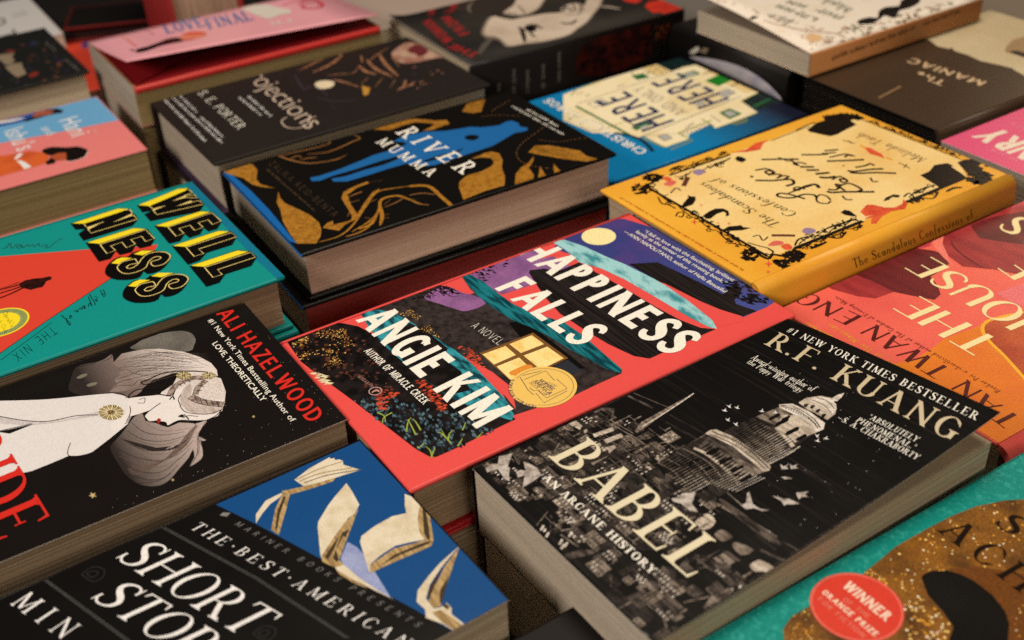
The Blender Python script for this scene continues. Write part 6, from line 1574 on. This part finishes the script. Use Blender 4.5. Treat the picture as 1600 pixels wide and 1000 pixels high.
# ------------------------------------------------------------------ black hardcover turned sideways behind the blue one
u_, v_ = -697.0, 727.0
ex_, ey_ = (math.cos(-1.0227), math.sin(-1.0227)), (math.sin(1.0227), math.cos(1.0227))
def uv(u, v): return (ex_[0] * u + ey_[0] * v, ex_[1] * u + ey_[1] * v)
DKM = mat('jacket_plain_black', (15, 12, 11), rough=.55, spec=.25, grain=.1)
x_, y_ = uv(u_, v_)
b = Book('DK', 'hardcover_book', 'plain black hardcover turned sideways, spine showing, under the cream paperback',
         (x_, y_, -354.3, -1.0227 - math.pi / 2, 150, 146), 36, 'hard', DKM, pages=mat('page_edges_black', (20, 16, 14), rough=.6), spine='R', round_=.006)
b.poly('spine_mark', mat('print_spine_white', (200, 190, 170)), 2, PX('1078 82 1084 76 1092 72 1094 78 1086 84'), face='spine'); b.poly('spine_mark', mat('print_spine_tan', (120, 104, 84)), 2, PX('1094 80 1100 74 1108 76 1104 84'), face='spine')
b.build()
b.copy_below('second plain black hardcover under the sideways one', CAMH - .3543 - .036, dx=1, dy=1)

# ------------------------------------------------------------------ left background
b = Book('DF', 'hardcover_book', 'black hardcover sprinkled with small dim flowers, far left',
         (-494.9, 980.6, -360.0, -1.0130, 150.0, 230.0), 36, 'hard', mat('jacket_black_floral', (28, 28, 26), rough=.5, grain=.14), pages=PAGES)
F1 = tl(0, 0, 8)
for q in ('-40 690 180 665 150 720 190 760 130 800 60 810 20 760 -40 750', '60 840 140 800 270 785 280 830 330 920 220 970 160 930'): b.poly('title_lettering', mat('print_dim_bone', (142, 124, 100)), 3, F1(q))
for q, m in (('40 650 120 620 200 640 140 665', 'r'), ('350 940 420 900 490 900 470 940 390 975', 'r'), ('230 560 300 550 310 575', 'o'), ('530 600 570 610 560 650', 'o'), ('380 520 440 510 450 550 400 560', 'b'), ('700 790 760 780 770 830 720 830', 'o'), ('640 960 710 940 720 970', 'o')):
    b.poly('illustration', {'r': mat('print_dim_red', (126, 46, 36)), 'o': mat('print_dim_rust', (100, 58, 38)), 'b': mat('print_dim_blue', (46, 46, 74))}[m], 2, F1(q))
b.scatter('illustration', [mat('print_dim_moss', (56, 58, 48)), mat('print_dim_rust', (100, 58, 38)), mat('print_dim_blue', (46, 46, 74))], 2, F1('-60 600 600 470 1050 880 400 1100 -60 1150'), 60, 4, 8)
b.scrib('blurb_lettering', mat('print_dim_grey', (112, 108, 96)), 3, F1('560 540')[0], F1('680 640')[0], (4, -2), 1); b.scrib('blurb_lettering', mat('print_dim_grey', (112, 108, 96)), 3, F1('820 755')[0], F1('970 890')[0], (4, -2), 2)
b.build()
b.copy_below('second copy of the dim floral hardcover under the top one', CAMH - .360 - .036, dx=-3, dy=-2)

b = Book('WT', 'paperback_book', 'white paperback with thin black capitals, far left corner',
         (-580.2, 1163.8, -385.0, -1.0354, 156.2, 234.3), 24, 'paper', mat('cover_chalk', (206, 200, 192), rough=.5, grain=.08), pages=PAGES_GREY)
b.text('title_lettering', BLKH, 2, 'ART', LIGHT, (-44, 18), (-4, 67), (33, -8.5), .3)
b.scrib('byline_lettering', mat('print_chalk_grey', (140, 134, 128)), 2, F1('150 180')[0], F1('330 130')[0], (3, 2), 3); b.scrib('byline_lettering', mat('print_chalk_grey', (140, 134, 128)), 2, F1('180 205')[0], F1('370 155')[0], (3, 2), 4)
b.build()
b.copy_below('second copy of the white paperback under the top one', CAMH - .385 - .024, dx=3, dy=-2)

x_, y_ = uv(-1160, 175)
b = Book('RO', 'hardcover_book', 'bright vermilion hardcover lying low between the floral and the pink books',
         (x_, y_, -400.5, -1.0227, 152, 160), 39, 'hard', mat('jacket_vermilion', (222, 74, 50), rough=.30, grain=.08), pages=PAGES)
b.poly('illustration', mat('print_indigo_patch', (88, 66, 120)), 1, PX('126 72 134 64 140 68 134 76'), 2)
b.build()

k = math.radians(-22.4)
e2 = (math.sin(math.radians(22.4)), math.cos(math.radians(22.4)))
cu, cv = -1206 - e2[1] * 36, 285 + e2[0] * 36
x_, y_ = uv(cu, cv)
b = Book('KR', 'hardcover_book', 'black topped hardcover with dark red edges, behind the pink paperback',
         (x_, y_, -384.0, -1.0227 + k, 72, 118), 16, 'hard', mat('jacket_dark_red', (104, 20, 18), rough=.5), pages=mat('page_edges_dyed', (40, 14, 12), rough=.7))
b.lpoly('jacket_panel', mat('print_panel_black', (12, 10, 10), rough=.6, spec=.2), 1, [(-.034, -.057), (.0345, -.057), (.0345, .057), (-.034, .057)])
b.build()
b.copy_below('second dark red hardcover supporting the black topped one', CAMH - .384 - .016, dx=0, dy=0)

# upright red hardcover behind, page edges towards us
t = bpy.data.objects.new('hardcover_book', None); COL.objects.link(t)
x_, y_ = uv(-1142, 343)
t.location = (x_ / 1e3, y_ / 1e3, 0); t.rotation_euler = (0, 0, -1.0227)
t['label'], t['category'], t['group'] = 'red hardcover standing upright behind the pink paperback, pages facing out', 'book', 'books laid out on the sale table'
RBK = mat('jacket_brick_red', (170, 50, 48), rough=.5)
for n_, y0, y1, m, xo in (('front_cover', -.0365, -.0325, RBK, .046), ('back_cover', .0325, .0365, RBK, .046), ('page_block', -.0323, .0323, mat('page_edges_standing', (196, 158, 130), rough=.8, c2=(150, 116, 92), sc=(20, 1200, 20)), .042)):
    from_bm(n_, slab_bm(-.042, xo, y0, y1, .0 if 'page' not in n_ else .004, .215 if 'page' not in n_ else .21, bev=.001, corner=.001), [m], t)
from_bm('spine', slab_bm(-.0455, -.0422, -.0365, .0365, 0, .215, bev=.001, corner=.001), [RBK], t)

# pale and grey books at the back
for key, name, lab, u0, u1, v0, v1, z, th, m, pg in (
        ('G1', 'hardcover_book', 'plain grey hardcover behind the thick grey paperback', -990, -806, 700, 905, -372, 40, mat('jacket_stone_grey', (112, 104, 94), rough=.6, grain=.1), PAGES),
        ('G2', 'hardcover_book', 'taupe hardcover behind the cream paperback, top right corner', -800, -560, 905, 1140, -372, 40, mat('jacket_taupe', (124, 110, 92), rough=.6, grain=.1), PAGES),
        ('G3', 'paperback_book', 'pale beige paperback between the pink and the thick grey books', -1180, -958, 452, 640, -366, 50, mat('cover_beige', (168, 148, 132), rough=.6, grain=.1), PAGES)):
    x_, y_ = uv((u0 + u1) / 2, (v0 + v1) / 2)
    b = Book(key, name, lab, (x_, y_, z, -1.0227, u1 - u0, v1 - v0), th, 'hard' if 'hard' in name else 'paper', m, pages=pg)
    b.build()
    b.copy_below('second copy of the ' + lab.split(' behind')[0].split(' between')[0].replace('plain ', '') + ' under the top one', CAMH + z / 1e3 - th / 1e3)
